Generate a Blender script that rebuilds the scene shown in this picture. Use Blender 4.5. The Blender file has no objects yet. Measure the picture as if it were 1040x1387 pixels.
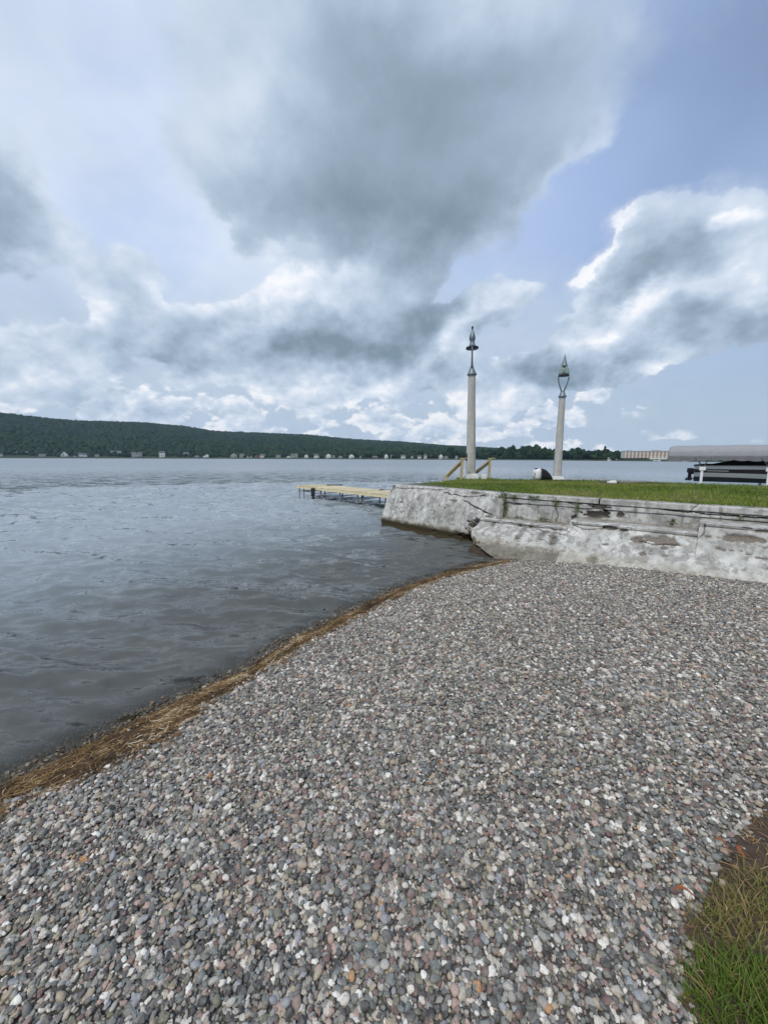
import bpy, bmesh, math, random
import numpy as np
from mathutils import Vector, Matrix

random.seed(7)
rng = np.random.default_rng(11)
C = bpy.context.scene.collection
scene = bpy.context.scene
R = math.radians

# ------------------------------------------------------------------ camera
EYE = 2.0                                   # metres above the lake
FPX, CX, CY = 530.0, 520.0, 693.5           # focal length in photo pixels, picture centre
PITCH = math.atan((CY - 621.0) / FPX)
ROLL = R(0.2)
cam = bpy.data.cameras.new('camera')
cam.sensor_fit = 'VERTICAL'
cam.sensor_height = 24.0
cam.sensor_width = 18.0
cam.lens = 24.0 * FPX / 1387.0
cam.clip_start = 0.05
cam.clip_end = 12000.0
camo = bpy.data.objects.new('camera', cam)
C.objects.link(camo)
camo.matrix_world = (Matrix.Translation((0, 0, EYE)) @ Matrix.Rotation(R(90) - PITCH, 4, 'X')
                     @ Matrix.Rotation(ROLL, 4, 'Z'))
scene.camera = camo

# ------------------------------------------------------------------ exposure
scene.view_settings.view_transform = 'Standard'
scene.view_settings.look = 'None'
scene.view_settings.gamma = 1.0
scene.view_settings.exposure = 0.12
scene.view_settings.use_curve_mapping = False
scene.render.engine = 'CYCLES'
scene.cycles.max_bounces = 6
scene.cycles.diffuse_bounces = 2
scene.cycles.glossy_bounces = 3
scene.cycles.transmission_bounces = 4
scene.cycles.transparent_max_bounces = 12
scene.cycles.volume_bounces = 0
scene.cycles.caustics_reflective = False
scene.cycles.caustics_refractive = False

# surveying helpers: the direction that a spot of the photograph lies in, seen from the camera
def ray(px, py):
    x, y = px - CX, CY - py
    c, s = math.cos(ROLL), math.sin(ROLL)
    x, y = c * x - s * y, s * x + c * y
    cp, sp = math.cos(PITCH), math.sin(PITCH)
    return np.array([x / FPX, cp + sp * y / FPX, -sp + cp * y / FPX])
def at_z(px, py, z):
    d = ray(px, py)
    return np.array([0, 0, EYE]) + d * ((z - EYE) / d[2])
def at_y(px, py, y):
    d = ray(px, py)
    return np.array([0, 0, EYE]) + d * (y / d[1])
def az_el(px, py):
    d = ray(px, py)
    return math.atan2(d[0], d[1]), math.atan2(d[2], math.hypot(d[0], d[1]))

# ------------------------------------------------------------------ node helpers
class Nodes:
    def __init__(self, tree):
        self.t = tree
    def new(self, typ, **kw):
        n = self.t.nodes.new(typ)
        for k, v in kw.items():
            setattr(n, k, v)
        return n
    def put(self, sock, v):
        if v is None:
            return
        if isinstance(v, bpy.types.NodeSocket):
            self.t.links.new(v, sock)
        else:
            sock.default_value = v
    def math(self, op, a, b=None, c=None, clamp=False):
        n = self.new('ShaderNodeMath', operation=op, use_clamp=clamp)
        self.put(n.inputs[0], a); self.put(n.inputs[1], b); self.put(n.inputs[2], c)
        return n.outputs[0]
    def vec(self, op, a, b=None, out=0):
        n = self.new('ShaderNodeVectorMath', operation=op)
        self.put(n.inputs[0], a)
        if op == 'SCALE':
            self.put(n.inputs['Scale'], b)
        else:
            self.put(n.inputs[1], b)
        return n.outputs[out]
    def noise(self, vec, scale, detail=4.0, rough=0.55, out='Fac', dist=0.0, lac=2.0):
        n = self.new('ShaderNodeTexNoise')
        self.put(n.inputs['Vector'], vec)
        n.inputs['Scale'].default_value = scale
        n.inputs['Detail'].default_value = detail
        n.inputs['Roughness'].default_value = rough
        n.inputs['Distortion'].default_value = dist
        n.inputs['Lacunarity'].default_value = lac
        return n.outputs[out]
    def smooth(self, v, a, b, lo=0.0, hi=1.0):
        n = self.new('ShaderNodeMapRange', interpolation_type='SMOOTHSTEP')
        self.put(n.inputs[0], v)
        n.inputs[1].default_value = a; n.inputs[2].default_value = b
        n.inputs[3].default_value = lo; n.inputs[4].default_value = hi
        return n.outputs[0]
    def ramp(self, v, stops, interp='LINEAR'):
        n = self.new('ShaderNodeValToRGB')
        self.put(n.inputs[0], v)
        n.color_ramp.interpolation = interp
        e = n.color_ramp.elements
        while len(e) < len(stops):
            e.new(0.5)
        for i, (p, c) in enumerate(stops):
            e[i].position = p
            e[i].color = (c[0], c[1], c[2], 1)
        return n.outputs[0]
    def mix(self, f, a, b, mode='MIX'):
        n = self.new('ShaderNodeMix', data_type='RGBA', blend_type=mode)
        self.put(n.inputs[0], f)
        for s, v in ((n.inputs[6], a), (n.inputs[7], b)):
            self.put(s, (v[0], v[1], v[2], 1) if isinstance(v, (tuple, list)) else v)
        return n.outputs[2]
    def attr(self, name, typ='GEOMETRY'):
        n = self.new('ShaderNodeAttribute', attribute_name=name, attribute_type=typ)
        return n.outputs['Fac']

# ------------------------------------------------------------------ sky and sun
SUN_EL, SUN_AZ = R(54), R(-150)              # azimuth from +Y towards +X
SKY = 0.10
world = bpy.data.worlds.new('World')
scene.world = world
world.use_nodes = True
wt = world.node_tree
wt.nodes.clear()
W = Nodes(wt)
nishita = W.new('ShaderNodeTexSky', sky_type='NISHITA')
nishita.sun_disc = False
nishita.sun_elevation = SUN_EL
nishita.sun_rotation = SUN_AZ
nishita.air_density = 1.0
nishita.dust_density = 1.5
nishita.ozone_density = 1.0
wdir = W.new('ShaderNodeTexCoord').outputs['Generated']
sep = W.new('ShaderNodeSeparateXYZ')
wt.links.new(wdir, sep.inputs[0])
dx, dy, dz = sep.outputs
zpos = W.math('MAXIMUM', dz, 0.0)
az = W.math('ARCTAN2', dx, dy)
el = W.math('ARCSINE', dz)
persp = W.math('DIVIDE', 1.0, W.math('ADD', zpos, 0.80))
cpos = W.vec('SCALE', wdir, persp)          # features shrink towards the horizon
warp1 = W.vec('SUBTRACT', W.noise(cpos, 2.2, 3.0, 0.5, 'Color'), (0.5, 0.5, 0.5))
warp2 = W.vec('SUBTRACT', W.noise(cpos, 9.0, 5.0, 0.6, 'Color'), (0.5, 0.5, 0.5))
flat = W.new('ShaderNodeCombineXYZ')
wt.links.new(az, flat.inputs[0]); wt.links.new(el, flat.inputs[1])
shrink = W.math('ADD', W.math('MULTIPLY', zpos, 1.1), 0.22)
p1 = W.vec('ADD', flat.outputs[0], W.vec('SCALE', warp1, W.math('MULTIPLY', shrink, 0.32)))
ppos = W.vec('ADD', p1, W.vec('SCALE', warp2, W.math('MULTIPLY', shrink, 0.22)))

def blobs(items):
    total = None
    for (px, py, rx, ry, rot, amp) in items:
        a0, e0 = az_el(px, py)
        ra = abs(az_el(px + rx, py)[0] - az_el(px - rx, py)[0]) / 2
        re = abs(az_el(px, py + ry)[1] - az_el(px, py - ry)[1]) / 2
        m = W.new('ShaderNodeMapping', vector_type='TEXTURE')
        wt.links.new(ppos, m.inputs['Vector'])
        m.inputs['Location'].default_value = (a0, e0, 0)
        m.inputs['Rotation'].default_value = (0, 0, R(rot))
        m.inputs['Scale'].default_value = (ra, re, 1e6)
        ln = W.vec('LENGTH', m.outputs[0], out=1)
        v = W.smooth(ln, 1.25, 0.15, 0.0, amp)
        total = v if total is None else W.math('ADD', total, v)
    return total

# where the clouds stand (photo x, y, half width, half height, turn, weight)
COVER = [
    (330, 270, 120, 70, -20, 0.42), (720, 240, 120, 80, 30, 0.38),
    (560, 110, 360, 210, 0, 0.70), (390, 240, 240, 120, -15, 0.66), (470, 90, 220, 160, 0, 0.25), (640, 60, 320, 160, 0, 0.30), (570, 310, 190, 80, 15, 0.55),
    (320, 120, 140, 130, 0, 0.16), (780, 190, 100, 70, 20, 0.34),
    (15, 290, 120, 120, 0, 0.75), (190, 375, 105, 70, -20, 0.50), (230, 450, 210, 80, 0, 0.50), (440, 430, 190, 100, 5, 0.70),
    (60, 500, 150, 70, 0, 0.70), (420, 520, 220, 55, 0, 0.40), (560, 480, 140, 65, 20, 0.40), (680, 405, 100, 38, 20, 0.60),
    (600, 440, 120, 60, 20, 0.45), (890, 345, 140, 70, 24, 0.85), (1000, 380, 105, 100, 0, 0.70), (860, 455, 220, 70, 5, 0.65), (760, 505, 150, 44, 0, 0.50),
    (655, 535, 85, 55, 0, 0.60), (860, 548, 55, 28, 20, 0.45), (900, 585, 150, 16, 0, 0.35),
    (1150, 420, 150, 90, 0, 0.5), (-130, 430, 150, 90, 0, 0.5),
    (910, 190, 130, 90, 0, -0.35), (740, 335, 90, 40, 30, -0.30), (120, 150, 190, 170, 0, -0.25), (150, 270, 90, 60, 0, -0.35), (930, 535, 140, 28, 0, -0.42), (60, 400, 90, 40, 0, -0.30), (300, 330, 60, 50, 0, -0.2),
    (720, 450, 40, 30, 0, -0.25), (1000, 560, 120, 30, 0, -0.4),
]
# how bright they are: shaded undersides (negative), sunlit tops (positive)
TONE = [
    (600, 200, 250, 150, 0, -0.40), (500, 290, 240, 75, 0, -0.20), (720, 60, 220, 130, 0, -0.10), (620, 350, 120, 75, 30, -0.2), (330, 200, 120, 80, 30, 0.14),
    (450, 468, 130, 36, 0, -0.36), (570, 420, 130, 55, 20, -0.14), (235, 475, 180, 40, -8, -0.10), (20, 310, 100, 90, 0, -0.18),
    (895, 368, 105, 38, 24, -0.32), (880, 482, 180, 26, 6, -0.14), (740, 507, 140, 30, 0, -0.10), (1010, 480, 90, 30, 0, -0.2),
    (845, 318, 70, 30, 42, 0.60), (800, 372, 48, 16, 32, 0.50), (990, 312, 36, 22, 0, 0.36), (1020, 385, 65, 60, 0, 0.32), (850, 432, 140, 24, 8, 0.24),
    (440, 376, 100, 28, 10, 0.30), (400, 335, 70, 12, 10, 0.12), (350, 380, 80, 45, 0, 0.14), (50, 485, 120, 50, 0, 0.30), (190, 348, 70, 26, 0, 0.06), (160, 525, 160, 24, 0, 0.12),
    (655, 530, 70, 42, 0, 0.36), (680, 400, 85, 24, 20, 0.28), (610, 452, 46, 24, 40, 0.22), (350, 535, 100, 26, 0, 0.24), (480, 545, 90, 28, 0, 0.24),
    (860, 545, 55, 26, 0, 0.25), (900, 585, 140, 16, 0, 0.25), (815, 200, 80, 42, 40, 0.16), (260, 560, 300, 16, 0, -0.1),
]
fbm = W.noise(cpos, 6.3, 9.0, 0.55)
up = W.vec('ADD', cpos, (-0.016, 0.0, 0.036))
fbm_up = W.noise(up, 6.3, 5.0, 0.52)
fine = W.noise(cpos, 17.0, 7.0, 0.6)
front = W.smooth(dy, -0.1, 0.45)            # behind the viewer the sky goes on with broken cloud of the same kind
behind = W.math('MULTIPLY', W.math('SUBTRACT', 1.0, front), 0.35)
K = 1.0 / SKY
soft = W.smooth(zpos, 0.15, 0.6)            # the high near cloud has the softest edge
RAMP = [(0.0, (0.20, 0.272, 0.345)), (0.30, (0.32, 0.405, 0.51)), (0.55, (0.46, 0.56, 0.69)), (0.80, (0.66, 0.74, 0.85)), (1.0, (0.93, 0.94, 0.97))]
veil_n = W.noise(cpos, 1.8, 4.0, 0.5)
veil = W.math('ADD', W.smooth(veil_n, 0.3, 0.7, 0.40, 0.85), W.smooth(az, 0.7, -0.4, -0.12, 0.42), clamp=True)
veil = W.math('MAXIMUM', veil, W.smooth(zpos, 0.22, 0.0, 0.0, 0.85))
veil_col = W.mix(W.smooth(zpos, 0.3, 0.0), W.mix(W.smooth(az, 0.5, -0.35), (0.42 * K, 0.55 * K, 0.84 * K), W.mix(W.smooth(W.noise(cpos, 2.6, 6.0, 0.6), 0.38, 0.66), (0.52 * K, 0.635 * K, 0.86 * K), (0.67 * K, 0.755 * K, 0.895 * K))), (0.50 * K, 0.60 * K, 0.72 * K))
sky_col = W.mix(veil, nishita.outputs[0], veil_col)
# a grey sheet low down, then far heaps, then the near clouds
sheet = W.math('ADD', W.smooth(el, 0.50, 0.16, 0.0, 0.80), W.math('MULTIPLY', W.math('SUBTRACT', veil_n, 0.5), 1.4))
sheet = W.math('MULTIPLY', W.smooth(sheet, 0.15, 0.75, 0.0, 0.85), W.smooth(az, 0.78, 0.30, 0.25, 1.0))
sheet_col = W.ramp(W.math('ADD', 0.60, W.math('MULTIPLY', W.math('SUBTRACT', fine, 0.5), 0.25)), RAMP)
sky_col = W.mix(sheet, sky_col, W.vec('SCALE', sheet_col, K))
def heaps(off, scale, cov, lo, hi, k_rel, base, amp=1.0):
    q = W.vec('ADD', cpos, off)
    n1 = W.noise(q, scale, 7.0, 0.54)
    n2 = W.noise(W.vec('ADD', q, (-0.05 / scale, 0.0, 0.16 / scale)), scale, 5.0, 0.52)
    d = W.math('ADD', cov, W.math('MULTIPLY', W.math('SUBTRACT', n1, 0.5), amp))
    al = W.smooth(d, lo, hi)
    t = W.math('ADD', base, W.math('MULTIPLY', W.math('SUBTRACT', n1, n2), k_rel))
    t = W.math('SUBTRACT', t, W.math('MULTIPLY', W.smooth(d, lo, lo + 0.42), 0.34))
    return d, al, W.math('ADD', t, W.math('MULTIPLY', W.math('SUBTRACT', fine, 0.5), 0.16))
low = W.math('MULTIPLY', W.smooth(el, 0.30, 0.10), W.smooth(az, 0.80, 0.42, 0.25, 1.0))
d1, a1, t1 = heaps((3.1, 1.7, 0.4), 10.0, W.math('SUBTRACT', W.math('MULTIPLY', low, 0.76), 0.54), 0.16, 0.25, 2.6, 0.92, 1.3)
sky_col = W.mix(a1, sky_col, W.vec('SCALE', W.ramp(t1, RAMP), K))
cover = W.math('ADD', blobs(COVER), behind)
dens = W.math('ADD', cover, W.math('MULTIPLY', W.math('SUBTRACT', fbm, 0.5), 1.25))
alpha_hard = W.smooth(dens, 0.26, 0.37)
alpha_soft = W.smooth(dens, 0.02, 0.62)
alpha = W.math('ADD', W.math('MULTIPLY', alpha_hard, W.math('SUBTRACT', 1.0, soft)), W.math('MULTIPLY', alpha_soft, soft))
relief = W.math('SUBTRACT', fbm, fbm_up)
tone = W.math('ADD', 0.665, blobs(TONE))
tone = W.math('ADD', tone, W.math('MULTIPLY', relief, W.math('SUBTRACT', 2.4, W.math('MULTIPLY', soft, 1.9))))
tone = W.math('ADD', tone, W.math('MULTIPLY', W.math('SUBTRACT', fine, 0.5), W.math('SUBTRACT', 0.26, W.math('MULTIPLY', soft, 0.14))))
tone = W.math('SUBTRACT', tone, W.math('MULTIPLY', W.smooth(dens, 0.30, 0.95), W.math('SUBTRACT', 0.30, W.math('MULTIPLY', soft, 0.2))))
sky_col = W.mix(alpha, sky_col, W.vec('SCALE', W.ramp(tone, RAMP), K))
bg = W.new('ShaderNodeBackground')
wt.links.new(sky_col, bg.inputs['Color'])
bg.inputs['Strength'].default_value = SKY
wo = W.new('ShaderNodeOutputWorld')
wt.links.new(bg.outputs[0], wo.inputs['Surface'])
world.cycles.sampling_method = 'MANUAL'
world.cycles.sample_map_resolution = 512

sun = bpy.data.lights.new('sun', 'SUN')
sun.energy = 2.0
sun.angle = R(10)
sun.color = (1.0, 0.93, 0.82)
suno = bpy.data.objects.new('sun', sun)
C.objects.link(suno)
sd = Vector((math.sin(SUN_AZ) * math.cos(SUN_EL), math.cos(SUN_AZ) * math.cos(SUN_EL), math.sin(SUN_EL)))
suno.rotation_euler = sd.to_track_quat('Z', 'Y').to_euler()
suno.location = (0, 0, 400)

# ------------------------------------------------------------------ mesh helpers
def tag(o, label=None, cat=None, group=None, kind=None):
    if label: o['label'] = label
    if cat: o['category'] = cat
    if group: o['group'] = group
    if kind: o['kind'] = kind
    return o
def link(name, me, parent=None, loc=None):
    o = bpy.data.objects.new(name, me)
    C.objects.link(o)
    if parent: o.parent = parent
    if loc is not None: o.location = loc
    return o
def empty(name, loc=(0, 0, 0), rz=0.0):
    o = bpy.data.objects.new(name, None)
    C.objects.link(o)
    o.location = loc
    o.rotation_euler = (0, 0, rz)
    o.empty_display_size = 0.2
    return o
def fast_mesh(name, verts, faces, mat=None, smooth=True, attrs=None, matidx=None):
    verts = np.ascontiguousarray(verts, dtype=np.float32).reshape(-1, 3)
    faces = np.ascontiguousarray(faces, dtype=np.int32)
    k = faces.shape[1]
    me = bpy.data.meshes.new(name)
    me.vertices.add(len(verts)); me.vertices.foreach_set('co', verts.ravel())
    me.loops.add(faces.size); me.loops.foreach_set('vertex_index', faces.ravel())
    me.polygons.add(len(faces))
    me.polygons.foreach_set('loop_start', np.arange(0, faces.size, k, dtype=np.int32))
    me.polygons.foreach_set('use_smooth', np.full(len(faces), smooth, dtype=bool))
    if mat:
        for m in (mat if isinstance(mat, (list, tuple)) else [mat]):
            me.materials.append(m)
    if matidx is not None:
        me.polygons.foreach_set('material_index', np.asarray(matidx, dtype=np.int32))
    me.update(calc_edges=True)
    for an, v in (attrs or {}).items():
        a = me.attributes.new(an, 'FLOAT', 'POINT')
        a.data.foreach_set('value', np.asarray(v, dtype=np.float32))
    return me
def grid_faces(nr, nc):
    i = np.arange(nr - 1)[:, None] * nc + np.arange(nc - 1)[None, :]
    return np.stack([i, i + 1, i + nc + 1, i + nc], -1).reshape(-1, 4)

class MB:                                    # collects simple solids and links them as one mesh
    def __init__(self):
        self.bm = bmesh.new()
    def box(self, x0, x1, y0, y1, z0, z1, bevel=0.0, rot=None):
        r = bmesh.ops.create_cube(self.bm, size=1.0)
        vs = r['verts']
        c = Vector(((x0 + x1) / 2, (y0 + y1) / 2, (z0 + z1) / 2))
        for v in vs:
            v.co = Vector((v.co.x * (x1 - x0), v.co.y * (y1 - y0), v.co.z * (z1 - z0)))
        if bevel:
            es = list({e for v in vs for e in v.link_edges})
            rb = bmesh.ops.bevel(self.bm, geom=es, offset=bevel, segments=1, affect='EDGES')
            vs = list({v for f in rb['faces'] for v in f.verts} | {v for v in vs if v.is_valid})
        for v in vs:
            if rot: v.co = rot @ v.co
            v.co += c
        return self
    def beam(self, a, b, w, h):              # rectangular bar from a to b
        a, b = Vector(a), Vector(b)
        d = (b - a); L = d.length; d.normalize()
        side = d.cross(Vector((0, 0, 1)))
        if side.length < 1e-3: side = Vector((1, 0, 0))
        side.normalize(); up = side.cross(d)
        vs = []
        for p in (a, b):
            for sx, sz in ((-1, -1), (1, -1), (1, 1), (-1, 1)):
                vs.append(self.bm.verts.new(p + side * (sx * w / 2) + up * (sz * h / 2)))
        for f in ((0, 3, 2, 1), (4, 5, 6, 7), (0, 1, 5, 4), (1, 2, 6, 5), (2, 3, 7, 6), (3, 0, 4, 7)):
            self.bm.faces.new([vs[i] for i in f])
        return self
    def tube(self, pts, radii, n=10, cap=True):
        pts = [Vector(p) for p in pts]
        if not hasattr(radii, '__len__'): radii = [radii] * len(pts)
        rings = []
        ref = Vector((0, 0, 1))
        for i, p in enumerate(pts):
            t = (pts[min(i + 1, len(pts) - 1)] - pts[max(i - 1, 0)]).normalized()
            u = t.cross(ref)
            if u.length < 0.05: u = t.cross(Vector((1, 0, 0)))
            u.normalize(); v = t.cross(u)
            rings.append([self.bm.verts.new(p + (u * math.cos(2 * math.pi * k / n) + v * math.sin(2 * math.pi * k / n)) * radii[i]) for k in range(n)])
        for a, b in zip(rings, rings[1:]):
            for k in range(n):
                self.bm.faces.new((a[k], a[(k + 1) % n], b[(k + 1) % n], b[k]))
        if cap:
            self.bm.faces.new(rings[0][::-1]); self.bm.faces.new(rings[-1])
        return self
    def lathe(self, prof, n=20, c=(0, 0, 0), phase=0.0):
        rings = []
        for r, z in prof:
            rings.append([self.bm.verts.new((c[0] + r * math.cos(phase + 2 * math.pi * k / n), c[1] + r * math.sin(phase + 2 * math.pi * k / n), c[2] + z)) for k in range(n)])
        for a, b in zip(rings, rings[1:]):
            for k in range(n):
                self.bm.faces.new((a[k], a[(k + 1) % n], b[(k + 1) % n], b[k]))
        self.bm.faces.new(rings[0][::-1]); self.bm.faces.new(rings[-1])
        return self
    def prism(self, poly, z0, z1):
        lo = [self.bm.verts.new((p[0], p[1], z0)) for p in poly]
        hi = [self.bm.verts.new((p[0], p[1], z1)) for p in poly]
        n = len(poly)
        for k in range(n):
            self.bm.faces.new((lo[k], lo[(k + 1) % n], hi[(k + 1) % n], hi[k]))
        self.bm.faces.new(hi); self.bm.faces.new(lo[::-1])
        return self
    def build(self, name, mat, parent=None, loc=None, smooth=False):
        bmesh.ops.recalc_face_normals(self.bm, faces=self.bm.faces)
        me = bpy.data.meshes.new(name)
        self.bm.to_mesh(me); self.bm.free()
        if smooth:
            me.polygons.foreach_set('use_smooth', np.ones(len(me.polygons), dtype=bool))
        if mat: me.materials.append(mat)
        return link(name, me, parent, loc)

# ------------------------------------------------------------------ numeric noise
def _hash(ix, iy, iz, seed):
    h = (ix.astype(np.int64) * 374761393 + iy.astype(np.int64) * 668265263 + iz.astype(np.int64) * 2147483647 + seed * 1274126177) & 0xFFFFFFFF
    h = ((h ^ (h >> 13)) * 1274126177) & 0xFFFFFFFF
    h = (h ^ (h >> 16)) & 0xFFFFFFFF
    return h.astype(np.float64) / 0xFFFFFFFF
def vnoise(x, y, z=None, seed=0):
    x = np.asarray(x, float); y = np.asarray(y, float)
    z = np.zeros_like(x) if z is None else np.asarray(z, float)
    x0, y0, z0 = np.floor(x), np.floor(y), np.floor(z)
    fx, fy, fz = x - x0, y - y0, z - z0
    sx, sy, sz = (f * f * (3 - 2 * f) for f in (fx, fy, fz))
    def g(a, b, c): return _hash(x0 + a, y0 + b, z0 + c, seed)
    def l(a, b, t): return a + (b - a) * t
    return l(l(l(g(0, 0, 0), g(1, 0, 0), sx), l(g(0, 1, 0), g(1, 1, 0), sx), sy),
             l(l(g(0, 0, 1), g(1, 0, 1), sx), l(g(0, 1, 1), g(1, 1, 1), sx), sy), sz)
def fbm_np(x, y, z=None, seed=0, octs=4, gain=0.5):
    t = 0; a = 1; s = 0
    for o in range(octs):
        k = 2 ** o
        t = t + a * vnoise(np.asarray(x) * k, np.asarray(y) * k, None if z is None else np.asarray(z) * k, seed + o * 17)
        s += a; a *= gain
    return t / s
def sstep(v, a, b):
    t = np.clip((v - a) / (b - a), 0, 1)
    return t * t * (3 - 2 * t)

# ------------------------------------------------------------------ materials
def material(name):
    m = bpy.data.materials.new(name)
    m.use_nodes = True
    m.node_tree.nodes.clear()
    N = Nodes(m.node_tree)
    b = N.new('ShaderNodeBsdfPrincipled')
    o = N.new('ShaderNodeOutputMaterial')
    m.node_tree.links.new(b.outputs[0], o.inputs['Surface'])
    return m, N, b, o
def bump(N, b, h, strength=0.4, dist=0.01):
    n = N.new('ShaderNodeBump')
    n.inputs['Strength'].default_value = strength
    n.inputs['Distance'].default_value = dist
    N.put(n.inputs['Height'], h)
    N.put(b.inputs['Normal'], n.outputs[0])
def simple(name, col, rough=0.6, metal=0.0, var=0.25, scale=6.0, bumps=0.15, streak=0.0, island=0.0):
    m, N, b, o = material(name)
    pos = N.new('ShaderNodeTexCoord').outputs['Object']
    n = N.noise(pos, scale, 5.0, 0.6)
    n2 = N.noise(pos, scale * 7, 4.0, 0.6)
    f = N.math('ADD', N.math('MULTIPLY', n, 0.65), N.math('MULTIPLY', n2, 0.35))
    lo = tuple(c * (1 - var) for c in col); hi = tuple(min(1, c * (1 + var)) for c in col)
    N.put(b.inputs['Base Color'], N.ramp(f, [(0.3, lo), (0.7, hi)]))
    base = N.ramp(f, [(0.3, lo), (0.7, hi)])
    if streak:                                # rain streaks running down
        st = N.new('ShaderNodeMapping'); N.put(st.inputs[0], pos); st.inputs['Scale'].default_value = (9, 9, 0.35)
        base = N.mix(N.smooth(N.noise(st.outputs[0], 1.2, 5.0, 0.6), 0.48, 0.72, 0.0, streak), base, tuple(c * 0.45 for c in col))
    if island:                                # board to board variation
        r = N.new('ShaderNodeNewGeometry').outputs['Random Per Island']
        base = N.mix(1.0, base, N.ramp(r, [(0.0, (1 - island, 1 - island, 1 - island)), (1.0, (1 + island * 0.4, 1 + island * 0.4, 1 + island * 0.3))]), 'MULTIPLY')
    if streak or island: N.put(b.inputs['Base Color'], base)
    b.inputs['Roughness'].default_value = rough
    b.inputs['Metallic'].default_value = metal
    if bumps: bump(N, b, n2, bumps, 0.01)
    return m
def tinted(name, stops, rough=0.7, attr='tint', typ='GEOMETRY', trans=0.0, rnd=False):
    m, N, b, o = material(name)
    v = N.new('ShaderNodeObjectInfo').outputs['Random'] if rnd else N.attr(attr, typ)
    N.put(b.inputs['Base Color'], N.ramp(v, stops))
    b.inputs['Roughness'].default_value = rough
    if 'Specular IOR Level' in b.inputs: b.inputs['Specular IOR Level'].default_value = 0.25
    if trans:
        t = N.new('ShaderNodeBsdfTranslucent')
        N.put(t.inputs['Color'], N.ramp(v, stops))
        mx = N.new('ShaderNodeMixShader')
        mx.inputs[0].default_value = trans
        m.node_tree.links.new(b.outputs[0], mx.inputs[1]); m.node_tree.links.new(t.outputs[0], mx.inputs[2])
        m.node_tree.links.new(mx.outputs[0], o.inputs['Surface'])
    return m
#@@SKYONLY@@
# pebbles: grey, white, tan, rose and dark stones, speckled, darker where wet
def pebble_material():
    m, N, b, o = material('pebble_stone')
    rnd = N.new('ShaderNodeObjectInfo').outputs['Random']
    geo = N.new('ShaderNodeNewGeometry')
    tc = N.new('ShaderNodeTexCoord').outputs['Object']
    off = N.new('ShaderNodeCombineXYZ')
    N.put(off.inputs[0], N.math('MULTIPLY', rnd, 91.0)); N.put(off.inputs[1], N.math('MULTIPLY', rnd, 37.0))
    p = N.vec('ADD', tc, off.outputs[0])
    stops = [(0.0, (0.060, 0.058, 0.056)), (0.11, (0.115, 0.112, 0.105)), (0.22, (0.195, 0.192, 0.175)), (0.32, (0.30, 0.29, 0.26)), (0.40, (0.25, 0.175, 0.15)),
             (0.46, (0.38, 0.315, 0.225)), (0.53, (0.155, 0.175, 0.165)), (0.60, (0.42, 0.40, 0.36)), (0.67, (0.165, 0.10, 0.088)), (0.72, (0.17, 0.165, 0.115)),
             (0.77, (0.50, 0.44, 0.36)), (0.82, (0.30, 0.31, 0.33)), (0.865, (0.44, 0.31, 0.26)), (0.902, (0.64, 0.595, 0.53)), (0.964, (0.78, 0.76, 0.70)), (0.996, (0.45, 0.23, 0.09))]
    base = N.ramp(rnd, stops, 'CONSTANT')
    n1 = N.noise(p, 1.3, 3.0, 0.55)
    n2 = N.noise(p, 7.0, 4.0, 0.65)
    base = N.mix(N.smooth(n1, 0.3, 0.7, 0.0, 0.35), base, (0.33, 0.32, 0.30))
    base = N.mix(1.0, base, N.ramp(n2, [(0.25, (0.62, 0.62, 0.62)), (0.5, (1, 1, 1)), (0.78, (1.35, 1.33, 1.3))]), 'MULTIPLY')
    z = N.new('ShaderNodeSeparateXYZ'); N.put(z.inputs[0], geo.outputs['Position'])
    wet = N.math('ADD', z.outputs[2], N.math('MULTIPLY', N.noise(geo.outputs['Position'], 5.0, 3.0), -0.035))
    wet = N.smooth(wet, 0.028, 0.0)
    base = N.mix(wet, base, N.mix(1.0, base, (0.38, 0.34, 0.27), 'MULTIPLY'))
    N.put(b.inputs['Base Color'], base)
    N.put(b.inputs['Roughness'], N.math('SUBTRACT', 0.62, N.math('MULTIPLY', wet, 0.3)))
    b.inputs['Specular IOR Level'].default_value = 0.35
    bump(N, b, n2, 0.25, 0.003)
    return m
PEBBLE = pebble_material()

def bed_material():                           # coarse sand and fine grit between and under the stones, dark lake mud further out
    m, N, b, o = material('grit_bed')
    pos = N.new('ShaderNodeNewGeometry').outputs['Position']
    v = N.new('ShaderNodeTexVoronoi'); N.put(v.inputs['Vector'], pos); v.inputs['Scale'].default_value = 55
    col = N.ramp(N.noise(v.outputs['Color'], 3.0, 1.0), [(0.3, (0.035, 0.032, 0.028)), (0.5, (0.08, 0.073, 0.065)), (0.7, (0.15, 0.138, 0.12))])
    z = N.new('ShaderNodeSeparateXYZ'); N.put(z.inputs[0], pos)
    col = N.mix(N.smooth(z.outputs[2], 0.03, -0.05), col, (0.075, 0.068, 0.045))
    N.put(b.inputs['Base Color'], col)
    b.inputs['Roughness'].default_value = 0.8
    bump(N, b, v.outputs['Distance'], 0.6, 0.01)
    return m
BED = bed_material()

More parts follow.
